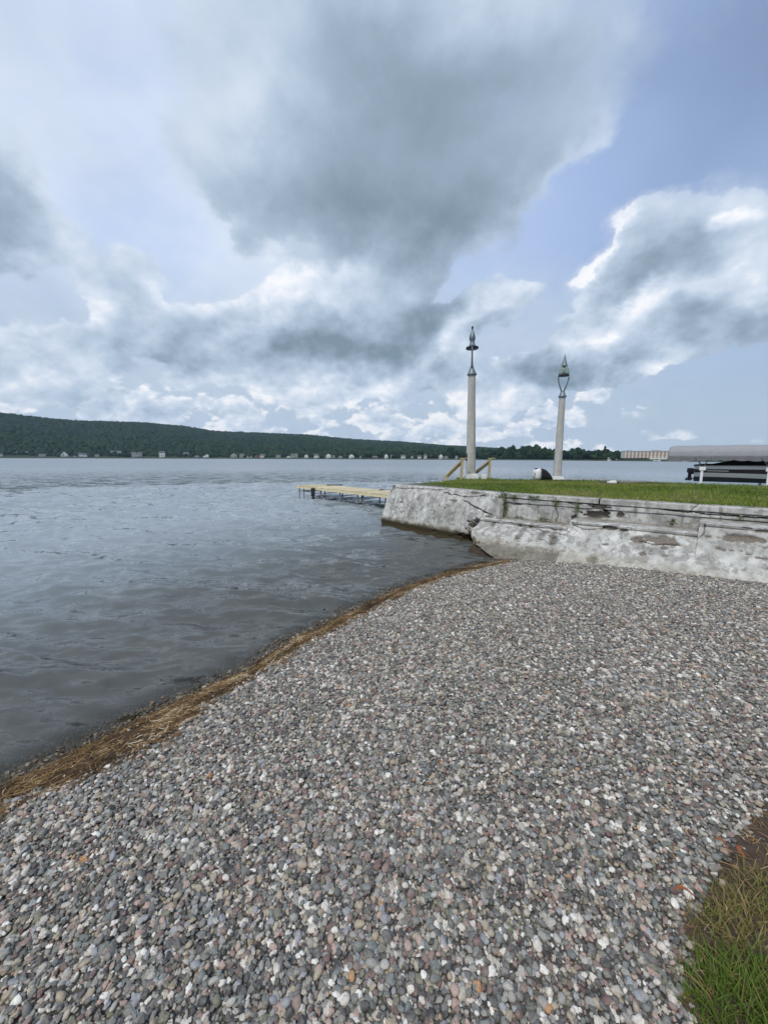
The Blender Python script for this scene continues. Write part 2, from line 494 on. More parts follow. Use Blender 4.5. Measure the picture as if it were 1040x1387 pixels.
def concrete_material(name, white=1.0):
    m, N, b, o = material(name)
    pos = N.new('ShaderNodeNewGeometry').outputs['Position']
    z = N.new('ShaderNodeSeparateXYZ'); N.put(z.inputs[0], pos)
    big = N.noise(pos, 1.6, 5.0, 0.6)
    mid = N.noise(pos, 6.5, 6.0, 0.65)
    fin = N.noise(pos, 45.0, 4.0, 0.7)
    wash = N.ramp(mid, [(0.30, (0.29, 0.285, 0.27)), (0.46, (0.46, 0.46, 0.44)), (0.60, (0.60, 0.60, 0.575)), (0.8, (0.68, 0.68, 0.655))])
    wash = N.mix(N.smooth(big, 0.42, 0.66, 0.0, 0.55 / white), wash, (0.33, 0.325, 0.305))
    st = N.new('ShaderNodeMapping'); N.put(st.inputs[0], pos); st.inputs['Scale'].default_value = (7, 7, 0.8)
    streak = N.smooth(N.noise(st.outputs[0], 1.4, 5.0, 0.6), 0.50, 0.70, 0.0, 0.78)
    wash = N.mix(streak, wash, (0.165, 0.16, 0.145))
    peel = N.smooth(N.noise(pos, 3.6, 8.0, 0.68), 0.535, 0.56, 0.0, 0.8)
    wash = N.mix(peel, wash, N.ramp(fin, [(0.3, (0.20, 0.195, 0.185)), (0.7, (0.34, 0.335, 0.32))]))
    agg = N.ramp(N.noise(pos, 60.0, 3.0, 0.7), [(0.3, (0.10, 0.085, 0.07)), (0.55, (0.20, 0.175, 0.15)), (0.75, (0.34, 0.31, 0.28))])
    wash = N.mix(N.attr('spall'), wash, agg)
    wash = N.mix(N.attr('stain'), wash, N.mix(1.0, wash, (0.36, 0.35, 0.33), 'MULTIPLY'))
    wash = N.mix(N.attr('crack'), wash, (0.05, 0.042, 0.035))
    zz = N.math('ADD', z.outputs[2], N.math('MULTIPLY', N.math('SUBTRACT', mid, 0.5), 0.16))
    wash = N.mix(N.smooth(zz, 0.42, 0.18, 0.0, 0.45), wash, (0.30, 0.275, 0.205))   # silt line above the gravel
    wash = N.mix(N.math('MULTIPLY', N.smooth(zz, 0.31, 0.17), N.attr('wet')), wash, (0.055, 0.043, 0.022))   # algae at the waterline
    wash = N.mix(N.math('MULTIPLY', N.attr('soil'), N.smooth(mid, 0.25, 0.55)), wash, (0.13, 0.10, 0.07))
    N.put(b.inputs['Base Color'], wash)
    b.inputs['Roughness'].default_value = 0.85
    b.inputs['Specular IOR Level'].default_value = 0.25
    bump(N, b, N.math('ADD', N.math('MULTIPLY', mid, 0.6), N.math('MULTIPLY', fin, 0.4)), 0.32, 0.02)
    return m
WALL = concrete_material('weathered_limewashed_concrete')
POST = simple('post_concrete', (0.45, 0.44, 0.41), 0.85, 0, 0.22, 3.0, 0.3, streak=0.5)
PIER = simple('pier_concrete', (0.30, 0.29, 0.27), 0.9, 0, 0.25, 2.0, 0.3)
IRON = simple('grey_painted_iron', (0.16, 0.20, 0.225), 0.45, 0.35, 0.3, 9.0, 0.1)
DARKIRON = simple('dark_iron', (0.025, 0.027, 0.03), 0.5, 0.3, 0.3, 9.0, 0.1)
WOOD = simple('yellowed_pine', (0.44, 0.36, 0.20), 0.75, 0, 0.22, 5.0, 0.2)
DECK = simple('pale_yellow_decking', (0.62, 0.54, 0.35), 0.75, 0, 0.18, 4.0, 0.2, island=0.35)
PIPE = simple('galvanised_pipe', (0.13, 0.135, 0.14), 0.5, 0.6, 0.3, 8.0, 0.0)
WHITE = simple('white_paint', (0.72, 0.72, 0.70), 0.55, 0, 0.1, 4.0, 0.1)
BLACKCLOTH = simple('black_fabric', (0.012, 0.012, 0.014), 0.85, 0, 0.3, 20.0, 0.3)
GREYCLOTH = simple('grey_canvas', (0.28, 0.285, 0.30), 0.85, 0, 0.12, 2.5, 0.2)
SOIL = simple('dark_soil', (0.085, 0.058, 0.042), 0.95, 0, 0.45, 18.0, 0.9)

# ------------------------------------------------------------------ shoreline and ground
SHORE = np.array([(-300, -420), (-60, -100), (-14, -17), (-4.4, -1.3), (-2.75, 1.3), (-2.34, 2.13), (-2.12, 2.46), (-1.93, 2.69), (-1.73, 2.96), (-1.54, 3.20), (-1.31, 3.44), (-1.05, 4.07 - 0.05), (-0.56, 4.7), (0.12, 5.66),
                  (1.03, 6.60), (1.72, 7.12), (2.48, 7.53), (4.5, 9.2), (6.5, 11), (9, 12), (14, 9), (40, 2), (300, -60)], float)
def shore_s(x, y):
    """metres landwards of the waterline, negative out in the lake; and arc length"""
    x = np.asarray(x, float); y = np.asarray(y, float)
    best = np.full(x.shape, 1e18); sign = np.ones(x.shape); arc = np.zeros(x.shape)
    acc = 0.0
    for (ax, ay), (bx, by) in zip(SHORE[:-1], SHORE[1:]):
        ex, ey = bx - ax, by - ay
        L2 = ex * ex + ey * ey
        t = np.clip(((x - ax) * ex + (y - ay) * ey) / L2, 0, 1)
        qx, qy = x - (ax + t * ex), y - (ay + t * ey)
        d = qx * qx + qy * qy
        cr = ex * (y - ay) - ey * (x - ax)
        up = d < best
        best = np.where(up, d, best)
        sign = np.where(up, np.where(cr < 0, 1.0, -1.0), sign)
        arc = np.where(up, acc + t * math.sqrt(L2), arc)
        acc += math.sqrt(L2)
    return np.sqrt(best) * sign, arc
def ground_z(x, y):
    s, arc = shore_s(x, y)
    wob = 0.05 * (fbm_np(arc * 1.3, s * 0.2, seed=5, octs=3) - 0.5)
    land = 0.30 * (1 - np.exp(-np.maximum(s + wob, 0) / 2.3)) + 0.03 * (fbm_np(x * 0.9, y * 0.9, seed=3, octs=3) - 0.5) * np.clip(s, 0, 1)
    lake = -0.13 * np.minimum(-(s + wob), 12) - 0.04 * np.clip(-(s + wob) - 12, 0, 60)
    return np.where(s + wob > 0, land, lake)

NA, NR = 480, 300
aa = np.linspace(0, 2 * math.pi, NA, endpoint=False)
rr = np.concatenate([[0.02], np.geomspace(0.25, 3600, NR - 1)])
gx = rr[:, None] * np.sin(aa)[None, :]; gy = rr[:, None] * np.cos(aa)[None, :]
gz = ground_z(gx, gy)
gf = grid_faces(NR, NA)
wrapi = np.arange(NR - 1) * NA
gf = np.concatenate([gf, np.stack([wrapi + NA - 1, wrapi, wrapi + NA, wrapi + 2 * NA - 1], -1)])
ground = link('ground', fast_mesh('ground', np.stack([gx, gy, gz], -1), gf, BED))
tag(ground, kind='structure', label='gravel beach and lake bed sloping gently into the lake')

# ------------------------------------------------------------------ lake
def water_material():
    m, N, b, o = material('lake_water')
    pos = N.new('ShaderNodeNewGeometry').outputs['Position']
    mp = N.new('ShaderNodeMapping'); N.put(mp.inputs[0], pos); mp.inputs['Scale'].default_value = (0.55, 1.15, 1.0)
    mp.inputs['Rotation'].default_value = (0, 0, R(-14))
    r1 = N.noise(mp.outputs[0], 9.0, 4.0, 0.55)
    r2 = N.noise(mp.outputs[0], 1.7, 5.0, 0.6, dist=0.3)
    r3 = N.noise(mp.outputs[0], 0.33, 3.0, 0.5)
    far = N.vec('LENGTH', pos, out=1)
    gust = N.smooth(N.noise(pos, 0.06, 3.0, 0.5), 0.3, 0.7, 0.6, 1.3)
    h = N.math('ADD', N.math('MULTIPLY', r1, 0.007), N.math('MULTIPLY', N.math('MULTIPLY', r2, gust), 0.042))
    h = N.math('ADD', h, N.math('MULTIPLY', r3, 0.07))
    bn = N.new('ShaderNodeBump'); bn.inputs['Strength'].default_value = 1.0; bn.inputs['Distance'].default_value = 1.0
    N.put(bn.inputs['Height'], h)
    mf = N.new('ShaderNodeMapping'); N.put(mf.inputs[0], pos); mf.inputs['Scale'].default_value = (0.35, 0.9, 1.0); mf.inputs['Rotation'].default_value = (0, 0, R(-10))
    chop = N.vec('SUBTRACT', N.noise(mf.outputs[0], 1.5, 3.0, 0.6, 'Color'), (0.5, 0.5, 0.5))
    chop = N.vec('MULTIPLY', chop, (1.5, 2.6, 0.0))
    rip = N.vec('SUBTRACT', N.noise(mp.outputs[0], 5.0, 4.0, 0.55, 'Color'), (0.5, 0.5, 0.5))
    rip = N.vec('MULTIPLY', rip, (0.9, 1.9, 0.0))
    chop = N.vec('SCALE', chop, N.math('MULTIPLY', N.math('MULTIPLY', N.smooth(far, 5, 32, 0.06, 0.95), N.smooth(far, 40, 160, 1.0, 0.35)), gust))
    nrm = N.vec('NORMALIZE', N.vec('ADD', N.vec('ADD', bn.outputs[0], chop), rip))
    N.put(b.inputs['Base Color'], N.ramp(N.attr('painted_sheen'), [(0.0, (0.088, 0.093, 0.086)), (0.35, (0.155, 0.182, 0.20)), (1.0, (0.25, 0.292, 0.325))]))  # turbid by the shore; further out sky reflection is painted into the colour
    N.put(b.inputs['Roughness'], N.smooth(far, 16, 140, 0.05, 0.36))
    b.inputs['IOR'].default_value = 1.333
    N.put(b.inputs['Normal'], nrm)
    clear = N.new('ShaderNodeBsdfTransparent'); clear.inputs[0].default_value = (0.80, 0.78, 0.66, 1)
    gl = N.new('ShaderNodeBsdfGlossy'); gl.inputs['Roughness'].default_value = 0.05; N.put(gl.inputs['Normal'], nrm)
    fr = N.new('ShaderNodeFresnel'); fr.inputs[0].default_value = 1.333; N.put(fr.inputs['Normal'], bn.outputs[0])
    m1 = N.new('ShaderNodeMixShader'); N.put(m1.inputs[0], fr.outputs[0])
    m.node_tree.links.new(clear.outputs[0], m1.inputs[1]); m.node_tree.links.new(gl.outputs[0], m1.inputs[2])
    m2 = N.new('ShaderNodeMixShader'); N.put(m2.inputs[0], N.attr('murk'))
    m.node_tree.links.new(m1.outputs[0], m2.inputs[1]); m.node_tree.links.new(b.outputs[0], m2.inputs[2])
    m.node_tree.links.new(m2.outputs[0], o.inputs['Surface'])
    return m
NWA, NWR = 820, 700
wa = np.radians(np.linspace(-105, 85, NWA))
wr = np.concatenate([np.geomspace(1.0, 34, 580), np.geomspace(34.6, 3500, 120)])
X = wr[:, None] * np.sin(wa)[None, :]; Y = wr[:, None] * np.cos(wa)[None, :]
cell = np.gradient(wr)[:, None]
s_w, arc_w = shore_s(X, Y)
depth = np.clip(-s_w * 0.13, 0, 2)
Z = np.zeros_like(X)
wrng = np.random.default_rng(3)
for k in range(46):
    lam = 0.16 * (2.6 / 0.16) ** (k / 45)
    th = R(78) + wrng.normal(0, 0.36)
    kx, ky = math.cos(th) * 2 * math.pi / lam, math.sin(th) * 2 * math.pi / lam
    amp = 0.0095 * lam ** 0.9
    amp_map = amp * sstep(lam / cell, 2.2, 5.0)
    ph = wrng.uniform(0, 6.28)
    bend = 0.9 * fbm_np(X * 0.25 + k, Y * 0.25, seed=40 + k % 5, octs=2)
    Z += amp_map * (1 - np.abs(np.sin(0.5 * (kx * X + ky * Y) + ph + bend)) * 1.0) * 2 * (0.45 + 0.9 * vnoise(X * 0.35 + k * 3.1, Y * 0.35, seed=77))
Z -= Z[cell[:, 0] < 0.3].mean() if True else 0
Z *= np.clip(-s_w * 1.3, 0.06, 1)
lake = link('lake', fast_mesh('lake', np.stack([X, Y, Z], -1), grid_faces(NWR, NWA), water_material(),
                              attrs={'painted_sheen': sstep(-s_w, 0.5, 10.0).ravel(), 'murk': (sstep(-s_w, -0.02, 0.45) * 0.90 + 0.10 * sstep(-s_w, 0.6, 4.0)).ravel()}))
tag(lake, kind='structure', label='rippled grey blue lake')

# thin line of froth where the lake laps the beach
fv, ff = [], []
for a in np.arange(0, 1, 0.0022):
    t = a * 12.2
    i = 4; acc = 0
    while i < 15:
        L = np.linalg.norm(SHORE[i + 1] - SHORE[i])
        if acc + L > t: break
        acc += L; i += 1
    if i >= 15: break
    d = (SHORE[i + 1] - SHORE[i]) / L
    nrm = np.array([d[1], -d[0]])
    if fbm_np(t * 1.1, 0.0, seed=21, octs=4) < 0.47: continue
    for q in range(1):
        p = SHORE[i] + d * (t - acc) + nrm * (rng.normal(-0.02, 0.02) + 0.05 * (vnoise(t * 2.5, 1.0, seed=4) - 0.5))
        r = rng.uniform(0.003, 0.010)
        b0 = len(fv)
        for k in range(5):
            an = k * 1.2566 + rng.uniform(0, 0.4)
            o2 = d * math.cos(an) * r * 1.9 + nrm * math.sin(an) * r * 0.7
            fv.append((p[0] + o2[0], p[1] + o2[1], 0.008)); 
        fv.append((p[0], p[1], 0.016))
        for k in range(5): ff.append((b0 + k, b0 + (k + 1) % 5, b0 + 5))
FROTH = simple('froth', (0.62, 0.63, 0.62), 0.5, 0, 0.1, 30, 0)
tag(link('foam', fast_mesh('foam', fv, ff, FROTH)), kind='stuff', label='thin white line of froth where the lake laps the weed')

# ------------------------------------------------------------------ seawall frame (along a, outwards o, height z)
P0 = np.array([0.27, 12.0]); P1 = np.array([2.75, 9.05])
dR = np.array([0.762, -0.648]); dR /= np.linalg.norm(dR); nR = np.array([dR[1], -dR[0]])
dL = (P1 - P0); LL = np.linalg.norm(dL); dL /= LL; nL = np.array([dL[1], -dL[0]])
TOP = 1.22
def wR(a, o, z):
    a, o, z = np.broadcast_arrays(a, o, z)
    return np.stack([P1[0] + dR[0] * a + nR[0] * o, P1[1] + dR[1] * a + nR[1] * o, z], -1)
def wL(a, o, z):
    a, o, z = np.broadcast_arrays(a, o, z)
    return np.stack([P0[0] + dL[0] * a + nL[0] * o, P0[1] + dL[1] * a + nL[1] * o, z], -1)
def px_R(px, py, off):
    d = ray(px, py); n3 = np.array([nR[0], nR[1]])
    t = (off + n3 @ P1) / (n3 @ d[:2])
    p = np.array([0, 0, EYE]) + t * d
    return (p[:2] - P1) @ dR, p[2]
def px_L(px, py, off):
    d = ray(px, py)
    t = (off + nL @ P0) / (nL @ d[:2])
    p = np.array([0, 0, EYE]) + t * d
    return (p[:2] - P0) @ dL, p[2]
def seg_dist(a, z, pts):
    best = np.full(a.shape, 1e9)
    for (ax, az_), (bx, bz) in zip(pts[:-1], pts[1:]):
        ex, ez = bx - ax, bz - az_
        t = np.clip(((a - ax) * ex + (z - az_) * ez) / max(ex * ex + ez * ez, 1e-9), 0, 1)
        best = np.minimum(best, np.hypot(a - ax - t * ex, z - az_ - t * ez))
    return best
def face_patch(name, parent, frame, a0, a1, prof, spalls=(), cracks=(), stains=(), seed=0, wet=0.0, soil_top=0.0, da=0.014, dt=0.014, rough=0.012, ragged=0.0, shear=None, back=None, end=None):
    """a stretch of wall face: the profile (o, z) swept along a, roughened, chipped and cracked"""
    prof = np.array(prof, float)
    seg = np.hypot(*np.diff(prof, axis=0).T)
    cum = np.concatenate([[0], np.cumsum(seg)])
    ts = np.unique(np.concatenate([np.linspace(0, cum[-1], max(3, int(cum[-1] / dt))), cum]))
    o = np.interp(ts, cum, prof[:, 0]); z = np.interp(ts, cum, prof[:, 1])
    na = max(3, int((a1 - a0) / da)); A = np.linspace(a0, a1, na)
    Ag, Og = np.meshgrid(A, o); _, Zg = np.meshgrid(A, z); _, Tg = np.meshgrid(A, ts)
    if shear is not None:
        u_ = (Ag - a0) / (a1 - a0); left = (np.interp(z, [q[0] for q in shear], [q[1] for q in shear]) + 0.26 * sstep(-z, -0.62, -0.4) * (fbm_np(z * 9, z * 0, seed=seed + 70, octs=5, gain=0.65) - 0.5))[:, None]
        Ag = left + (a1 - left) * u_
    to = np.gradient(o, ts); tz = np.gradient(z, ts)
    nn = np.hypot(to, tz) + 1e-9
    no, nz = (-tz / nn)[:, None], (to / nn)[:, None]     # outward normal in (o, z): profile runs from top-back to the foot
    edge = fbm_np(Ag * 8, Zg * 12, Og * 12, seed=seed + 9, octs=5, gain=0.62) - 0.5
    disp = rough * 2 * (fbm_np(Ag * 5, Zg * 5, Og * 5, seed=seed, octs=5, gain=0.55) - 0.5)
    sp = np.zeros_like(Ag); cr = np.zeros_like(Ag); stn = np.zeros_like(Ag)
    for (ca, cz, ra, rz, dp) in spalls:
        q = np.hypot((Ag - ca) / ra, (Zg - cz) / rz) * 0.9 + edge * 2.4
        w = 1 - sstep(q, 0.75, 0.98)
        disp -= dp * w; sp = np.maximum(sp, w)
    for (pts, wd, dp) in cracks:
        q = seg_dist(Ag + edge * 0.06, Zg + edge * 0.07, pts)
        w = 1 - sstep(q, wd * 0.45, wd)
        disp -= dp * w; cr = np.maximum(cr, w)
    for (ca, cz, ra, rz, am) in stains:
        q = np.hypot((Ag - ca) / ra, (Zg - cz) / rz) + edge * 1.2
        stn = np.maximum(stn, am * (1 - sstep(q, 0.3, 1.1)))
    chips = sstep(fbm_np(Ag * 9, Zg * 22, Og * 22, seed=seed + 31, octs=4, gain=0.6), 0.64, 0.68) * sstep(fbm_np(Ag * 2, Zg * 2, seed=seed + 40, octs=2), 0.42, 0.6)
    disp -= 0.012 * chips; sp = np.maximum(sp, chips * 0.85)
    Of = Og + no * disp; Zf = Zg + nz * disp
    if ragged:
        Zf[0] += ragged * (fbm_np(A * 4, A * 0, seed=seed + 60, octs=4) - 0.6)
    if back is not None:
        bk = back[1] * sstep(z, back[2], back[2] + 0.05)[:, None] if len(back) > 2 else back[1]
    if back is not None:                      # the end that turns back into the bank
        Ag = np.concatenate([Ag[:, :1] + back[0], Ag[:, :1] + back[0] * 0.4, Ag], 1); Of = np.concatenate([Of[:, :1] - bk, Of[:, :1] - bk * 0.4, Of], 1)
        Zf = np.concatenate([Zf[:, :1], Zf[:, :1], Zf], 1); Tg = np.concatenate([Tg[:, :1], Tg[:, :1], Tg], 1)
        one = np.ones((len(ts), 1))
        kk = one * (0.15 if len(back) > 2 else 1.0)
        sp = np.concatenate([kk, kk * 0.8, sp], 1); cr = np.concatenate([kk * 0.75, kk * 0.5, cr], 1); stn = np.concatenate([kk, kk, stn], 1)
        na += 2
    if end is not None:                       # and the other end likewise
        Ag = np.concatenate([Ag, Ag[:, -1:] + end[0]], 1); Of = np.concatenate([Of, Of[:, -1:] * 0 - end[1]], 1)
        Zf = np.concatenate([Zf, Zf[:, -1:]], 1); Tg = np.concatenate([Tg, Tg[:, -1:]], 1)
        one = np.ones((len(ts), 1))
        sp = np.concatenate([sp, one * 0.7], 1); cr = np.concatenate([cr, one * 0.3], 1); stn = np.concatenate([stn, one], 1)
        na += 1
    V = frame(Ag, Of, Zf)
    soil = soil_top * sstep(-Tg, -0.5, 0.0) if soil_top else np.zeros_like(Ag)
    me = fast_mesh(name, V, grid_faces(len(ts), na), WALL, True,
                   attrs={'spall': sp.ravel(), 'crack': cr.ravel(), 'stain': stn.ravel(), 'wet': np.full(sp.size, wet), 'soil': soil.ravel()})
    return link(name, me, parent)

seawall = empty('seawall', (P1[0], P1[1], 0))
tag(seawall, 'long white cracked concrete seawall with stepped ledges between the gravel and the lawn', 'seawall')
class Off:                                    # parts are written in world metres; hang them on the wall's base
    pass
def hang(o, root):
    o.matrix_parent_inverse = Matrix.Translation(-Vector(root.location))
    return o

def S_R(px, py, off, ra, rz, dp): a, z = px_R(px, py, off); return (a, z, ra, rz, dp)
# right-hand length: crowning course, second course, upper face, three lower ledge blocks
joints = [-0.02, 2.02, 5.2, 7.6, 10.5]
crack_line = [px_R(x, y, 0.02) for x, y in [(683, 674), (745, 677), (800, 683), (850, 685), (900, 690), (945, 695), (1000, 699.5), (1040, 702)]] + [(5.6, 1.07), (10.5, 1.08)]
for i, (a0, a1) in enumerate(zip(joints[:-1], joints[1:])):
    zb = 1.115 - 0.006 * i
    cs = [([(a0 + (a1 - a0) * f, zb), (a0 + (a1 - a0) * f + 0.1, 1.25)], 0.008, 0.02) for f in ((0.45,) if i == 1 else ())]
    hang(face_patch('coping_slab', seawall, wR, a0 + 0.006, a1 - 0.018, [(-0.34, TOP - 0.005), (0.0, TOP), (0.03, TOP - 0.015), (0.036, zb + 0.012), (0.02, zb), (-0.10, zb - 0.004)],
               cracks=cs, seed=100 + i, soil_top=0.6, rough=0.010), seawall)
hang(face_patch('second_course', seawall, wR, 0.0, 10.5, [(-0.10, 1.10), (0.005, 1.098), (0.018, 1.085), (0.012, 1.02), (-0.012, 1.012), (-0.03, 1.0)],
           spalls=[S_R(812, 688, 0, 0.16, 0.05, 0.03)], cracks=[(crack_line, 0.016, 0.05)], seed=140, rough=0.012), seawall)
hang(face_patch('upper_face', seawall, wR, -0.02, 10.5, [(-0.03, 1.004), (-0.015, 0.992), (-0.008, 0.60), (0.0, 0.40)],
           spalls=[S_R(810, 697, 0, 0.24, 0.09, 0.10), S_R(778, 702, 0, 0.06, 0.08, 0.06), S_R(840, 698, 0, 0.07, 0.07, 0.05), S_R(700, 683, 0, 0.12, 0.025, 0.02)],
           cracks=[([px_R(751, 682, 0), px_R(755, 700, 0), px_R(751, 710, 0)], 0.009, 0.02), ([px_R(727, 681, 0), px_R(728, 699, 0)], 0.006, 0.015)],
           stains=[(0.05, 0.85, 0.10, 0.25, 0.9)], seed=150, rough=0.012), seawall)
def ledge(a0, a1, zl, o_lip, foot, **kw):
    o = face_patch('ledge_block', seawall, wR, a0, a1,
                   [(-0.04, zl + 0.02), (0.03, zl + 0.005), (o_lip - 0.03, zl - 0.01), (o_lip, zl - 0.025), (o_lip - 0.005, zl - 0.06), (o_lip - 0.03, zl - 0.075), (o_lip + 0.02, zl - 0.11),
                    (0.78, 0.40), (foot - 0.05, 0.14), (foot + 0.06, 0.02), (foot + 0.22, -0.25)], **kw)
    return hang(o, seawall)
ledge(-0.34, 1.60, 0.655, 0.45, 1.12, seed=200, shear=[(-0.3, 0.95), (0.0, 0.38), (0.10, 0.02), (0.2, -0.24), (0.32, -0.32), (0.5, -0.33), (0.7, -0.34)], back=(0.30, 0.75), soil_top=0.8, wet=0.55,
      stains=[S_R(705, 722, .65, 0.09, 0.16, 0.85), S_R(735, 724, .65, 0.12, 0.14, 0.8), S_R(750, 733, .75, 0.14, 0.14, 0.85), S_R(748, 742, .8, 0.18, 0.06, 0.6)],
      spalls=[S_R(667, 710, .5, 0.05, 0.05, 0.02), S_R(749, 725, .55, 0.1, 0.035, 0.02), (-0.30, 0.12, 0.22, 0.16, 0.10)],
      cracks=[([px_R(664, 702, .5), px_R(700, 712, .5), px_R(766, 724, .5)], 0.010, 0.02)])
ledge(1.60, 3.60, 0.80, 0.45, 1.12, seed=200, soil_top=0.7,
      spalls=[S_R(893, 731, .55, 0.30, 0.06, 0.035), S_R(862, 731, .6, 0.09, 0.05, 0.02), S_R(826, 716, .5, 0.12, 0.035, 0.03), S_R(842, 719, .5, 0.08, 0.03, 0.03), S_R(772, 708, .4, 0.07, 0.06, 0.04),
              S_R(870, 748, .7, 0.06, 0.03, 0.015), S_R(802, 756, .9, 0.07, 0.07, 0.015), S_R(820, 737, .7, 0.05, 0.02, 0.012), S_R(900, 742, .65, 0.05, 0.025, 0.012)],
      cracks=[([px_R(776, 711, .5), px_R(790, 717, .5), px_R(815, 716, .5)], 0.011, 0.03), ([px_R(865, 731, .55), px_R(885, 737, .6), px_R(915, 737, .6)], 0.012, 0.03)],
      stains=[S_R(880, 745, .7, 0.35, 0.08, 0.5), S_R(806, 757, .9, 0.07, 0.09, 0.8)])
ledge(3.60, 10.5, 0.985, 0.42, 1.12, seed=200, soil_top=0.4,
      spalls=[S_R(1003, 731, .6, 0.26, 0.045, 0.03), S_R(972, 743, .68, 0.04, 0.022, 0.02), S_R(980, 745, .68, 0.03, 0.018, 0.02), S_R(990, 746, .68, 0.035, 0.015, 0.015), S_R(1003, 747, .7, 0.03, 0.015, 0.015),
              S_R(1012, 751, .7, 0.04, 0.012, 0.012), S_R(1028, 757, .75, 0.05, 0.015, 0.015), S_R(1010, 716, .45, 0.10, 0.02, 0.02), S_R(958, 726, .5, 0.05, 0.02, 0.02), (5.6, 0.55, 0.3, 0.08, 0.02), (7.2, 0.4, 0.25, 0.1, 0.02)],
      cracks=[([px_R(955, 709, .4), px_R(953, 722, .45), px_R(944, 729, .5)], 0.007, 0.02)], stains=[S_R(990, 722, .5, 0.3, 0.06, 0.35)])
for a_, low_, zl_, ol_ in ((1.60, 0.60, 0.80, 0.45), (3.60, 0.70, 0.985, 0.42)):
    mb = MB()
    q = [(-0.02, low_), (-0.02, zl_ - 0.006), (ol_ - 0.04, zl_ - 0.018), (ol_ - 0.006, zl_ - 0.04), (ol_ + 0.0, zl_ - 0.12), (0.80 + (0.40 - low_) * 0.9 - 0.03, low_)]
    pa = [mb.bm.verts.new(wR(a_ + 0.004, o_, z_).reshape(3)) for o_, z_ in q]; pb = [mb.bm.verts.new(wR(a_ + 0.05, o_, z_).reshape(3)) for o_, z_ in q]
    mb.bm.faces.new(pa); mb.bm.faces.new(pb[::-1])
    for k in range(len(q)): mb.bm.faces.new((pa[k], pa[(k + 1) % len(q)], pb[(k + 1) % len(q)], pb[k]))
    hang(mb.build('ledge_end', WALL, seawall), seawall)
# left-hand end block, leaning back from the water, and its turn along the lake
def S_L(px, py, off, ra, rz, dp): a, z = px_L(px, py, off); return (a, z, ra, rz, dp)
profL = [(-0.5, TOP - 0.01), (-0.02, TOP), (0.02, TOP - 0.02), (0.055, 1.12), (0.07, 1.10), (0.10, 1.085), (0.27, 0.72), (0.47, 0.17), (0.45, 0.06), (0.47, -0.05), (0.6, -0.3), (0.9, -1.2)]
hang(face_patch('end_block', seawall, wL, 0.0, LL + 0.06, profL, seed=300, end=(0.03, 0.3), wet=1.0, soil_top=1.0, rough=0.008,
           spalls=[(3.62, 0.22, 0.36, 0.34, 0.16), (3.35, 0.12, 0.4, 0.12, 0.08), S_L(600, 688, .3, 0.07, 0.03, 0.015), S_L(612, 678, .2, 0.10, 0.03, 0.015), S_L(640, 668, .1, 0.14, 0.03, 0.025), S_L(586, 720, .5, 0.10, 0.03, 0.015),
                   S_L(545, 680, .2, 0.09, 0.03, 0.012), S_L(565, 676, .2, 0.07, 0.05, 0.012), S_L(640, 712, .4, 0.16, 0.04, 0.03), S_L(602, 662, .05, 0.07, 0.03, 0.03), S_L(622, 726, .5, 0.1, 0.05, 0.02), (0.02, 1.05, 0.12, 0.14, 0.05)],
           cracks=[([px_L(600, 667, .1), px_L(628, 673, .15), px_L(655, 671, .1)], 0.014, 0.03), ([px_L(628, 678, .15), px_L(645, 688, .25), px_L(664, 697, .3)], 0.018, 0.04),
                   ([px_L(637, 714, .4), px_L(650, 713, .4), px_L(658, 716, .4)], 0.016, 0.04), ([px_L(535, 661, .05), px_L(560, 662, .05), px_L(600, 664, .05)], 0.010, 0.02)],
           stains=[S_L(600, 700, .4, 0.8, 0.35, 0.40), S_L(560, 690, .3, 0.35, 0.4, 0.40), S_L(640, 725, .5, 0.35, 0.15, 0.6), S_L(585, 675, .2, 0.10, 0.3, 0.4), S_L(620, 690, .3, 0.12, 0.3, 0.4), (3.75, 0.8, 0.12, 0.4, 0.7)]), seawall)
LAKE_EDGE = np.array([(0.27, 12.0), (0.95, 12.75), (2.0, 13.75), (2.9, 15.4), (3.0, 16.4), (4.3, 16.4), (4.5, 15.35), (6.2, 15.2), (8.7, 14.75), (9.8, 13.7), (10.5, 12.9), (12.5, 11.9), (17, 9.6), (34, 3)], float)
mb = MB()
for (a, b_) in zip(LAKE_EDGE[:-1], LAKE_EDGE[1:]):
    d2 = (b_ - a) / np.linalg.norm(b_ - a); n2 = np.array([-d2[1], d2[0]])
    q = [mb.bm.verts.new((*p, z)) for p, z in (((a - d2 * 0.0), TOP - 0.04), (b_, TOP - 0.04), (b_ + n2 * 0.2 + d2 * 0.1, -0.9), (a + n2 * 0.2 - d2 * 0.1, -0.9))]
    mb.bm.faces.new(q)
hang(mb.build('lake_side_face', WALL, seawall), seawall)

# dark washed-out earth in the hollow between the end block and the stepped wall
ea = np.linspace(-0.75, 1.05, 70); eo = np.linspace(0.0, 1.45, 60)
EA, EO = np.meshgrid(ea, eo)
EZ = 0.44 - 0.34 * EO + 0.24 * (fbm_np(EA * 5, EO * 5, seed=402, octs=5, gain=0.65) - 0.5) - 0.55 * sstep(-EA, 0.15, 0.75) - 0.10 * sstep(EA, 0.2, 0.9) - 0.3 * sstep(EO, 1.0, 1.35)
EARTH = simple('wet_dark_earth', (0.042, 0.029, 0.017), 0.8, 0, 0.5, 14.0, 0.9)
bank = link('eroded_bank', fast_mesh('eroded_bank', wR(EA, EO, EZ), grid_faces(60, 70), EARTH))
tag(bank, kind='structure', label='dark wet earth washed out of the hollow at the wall joint')

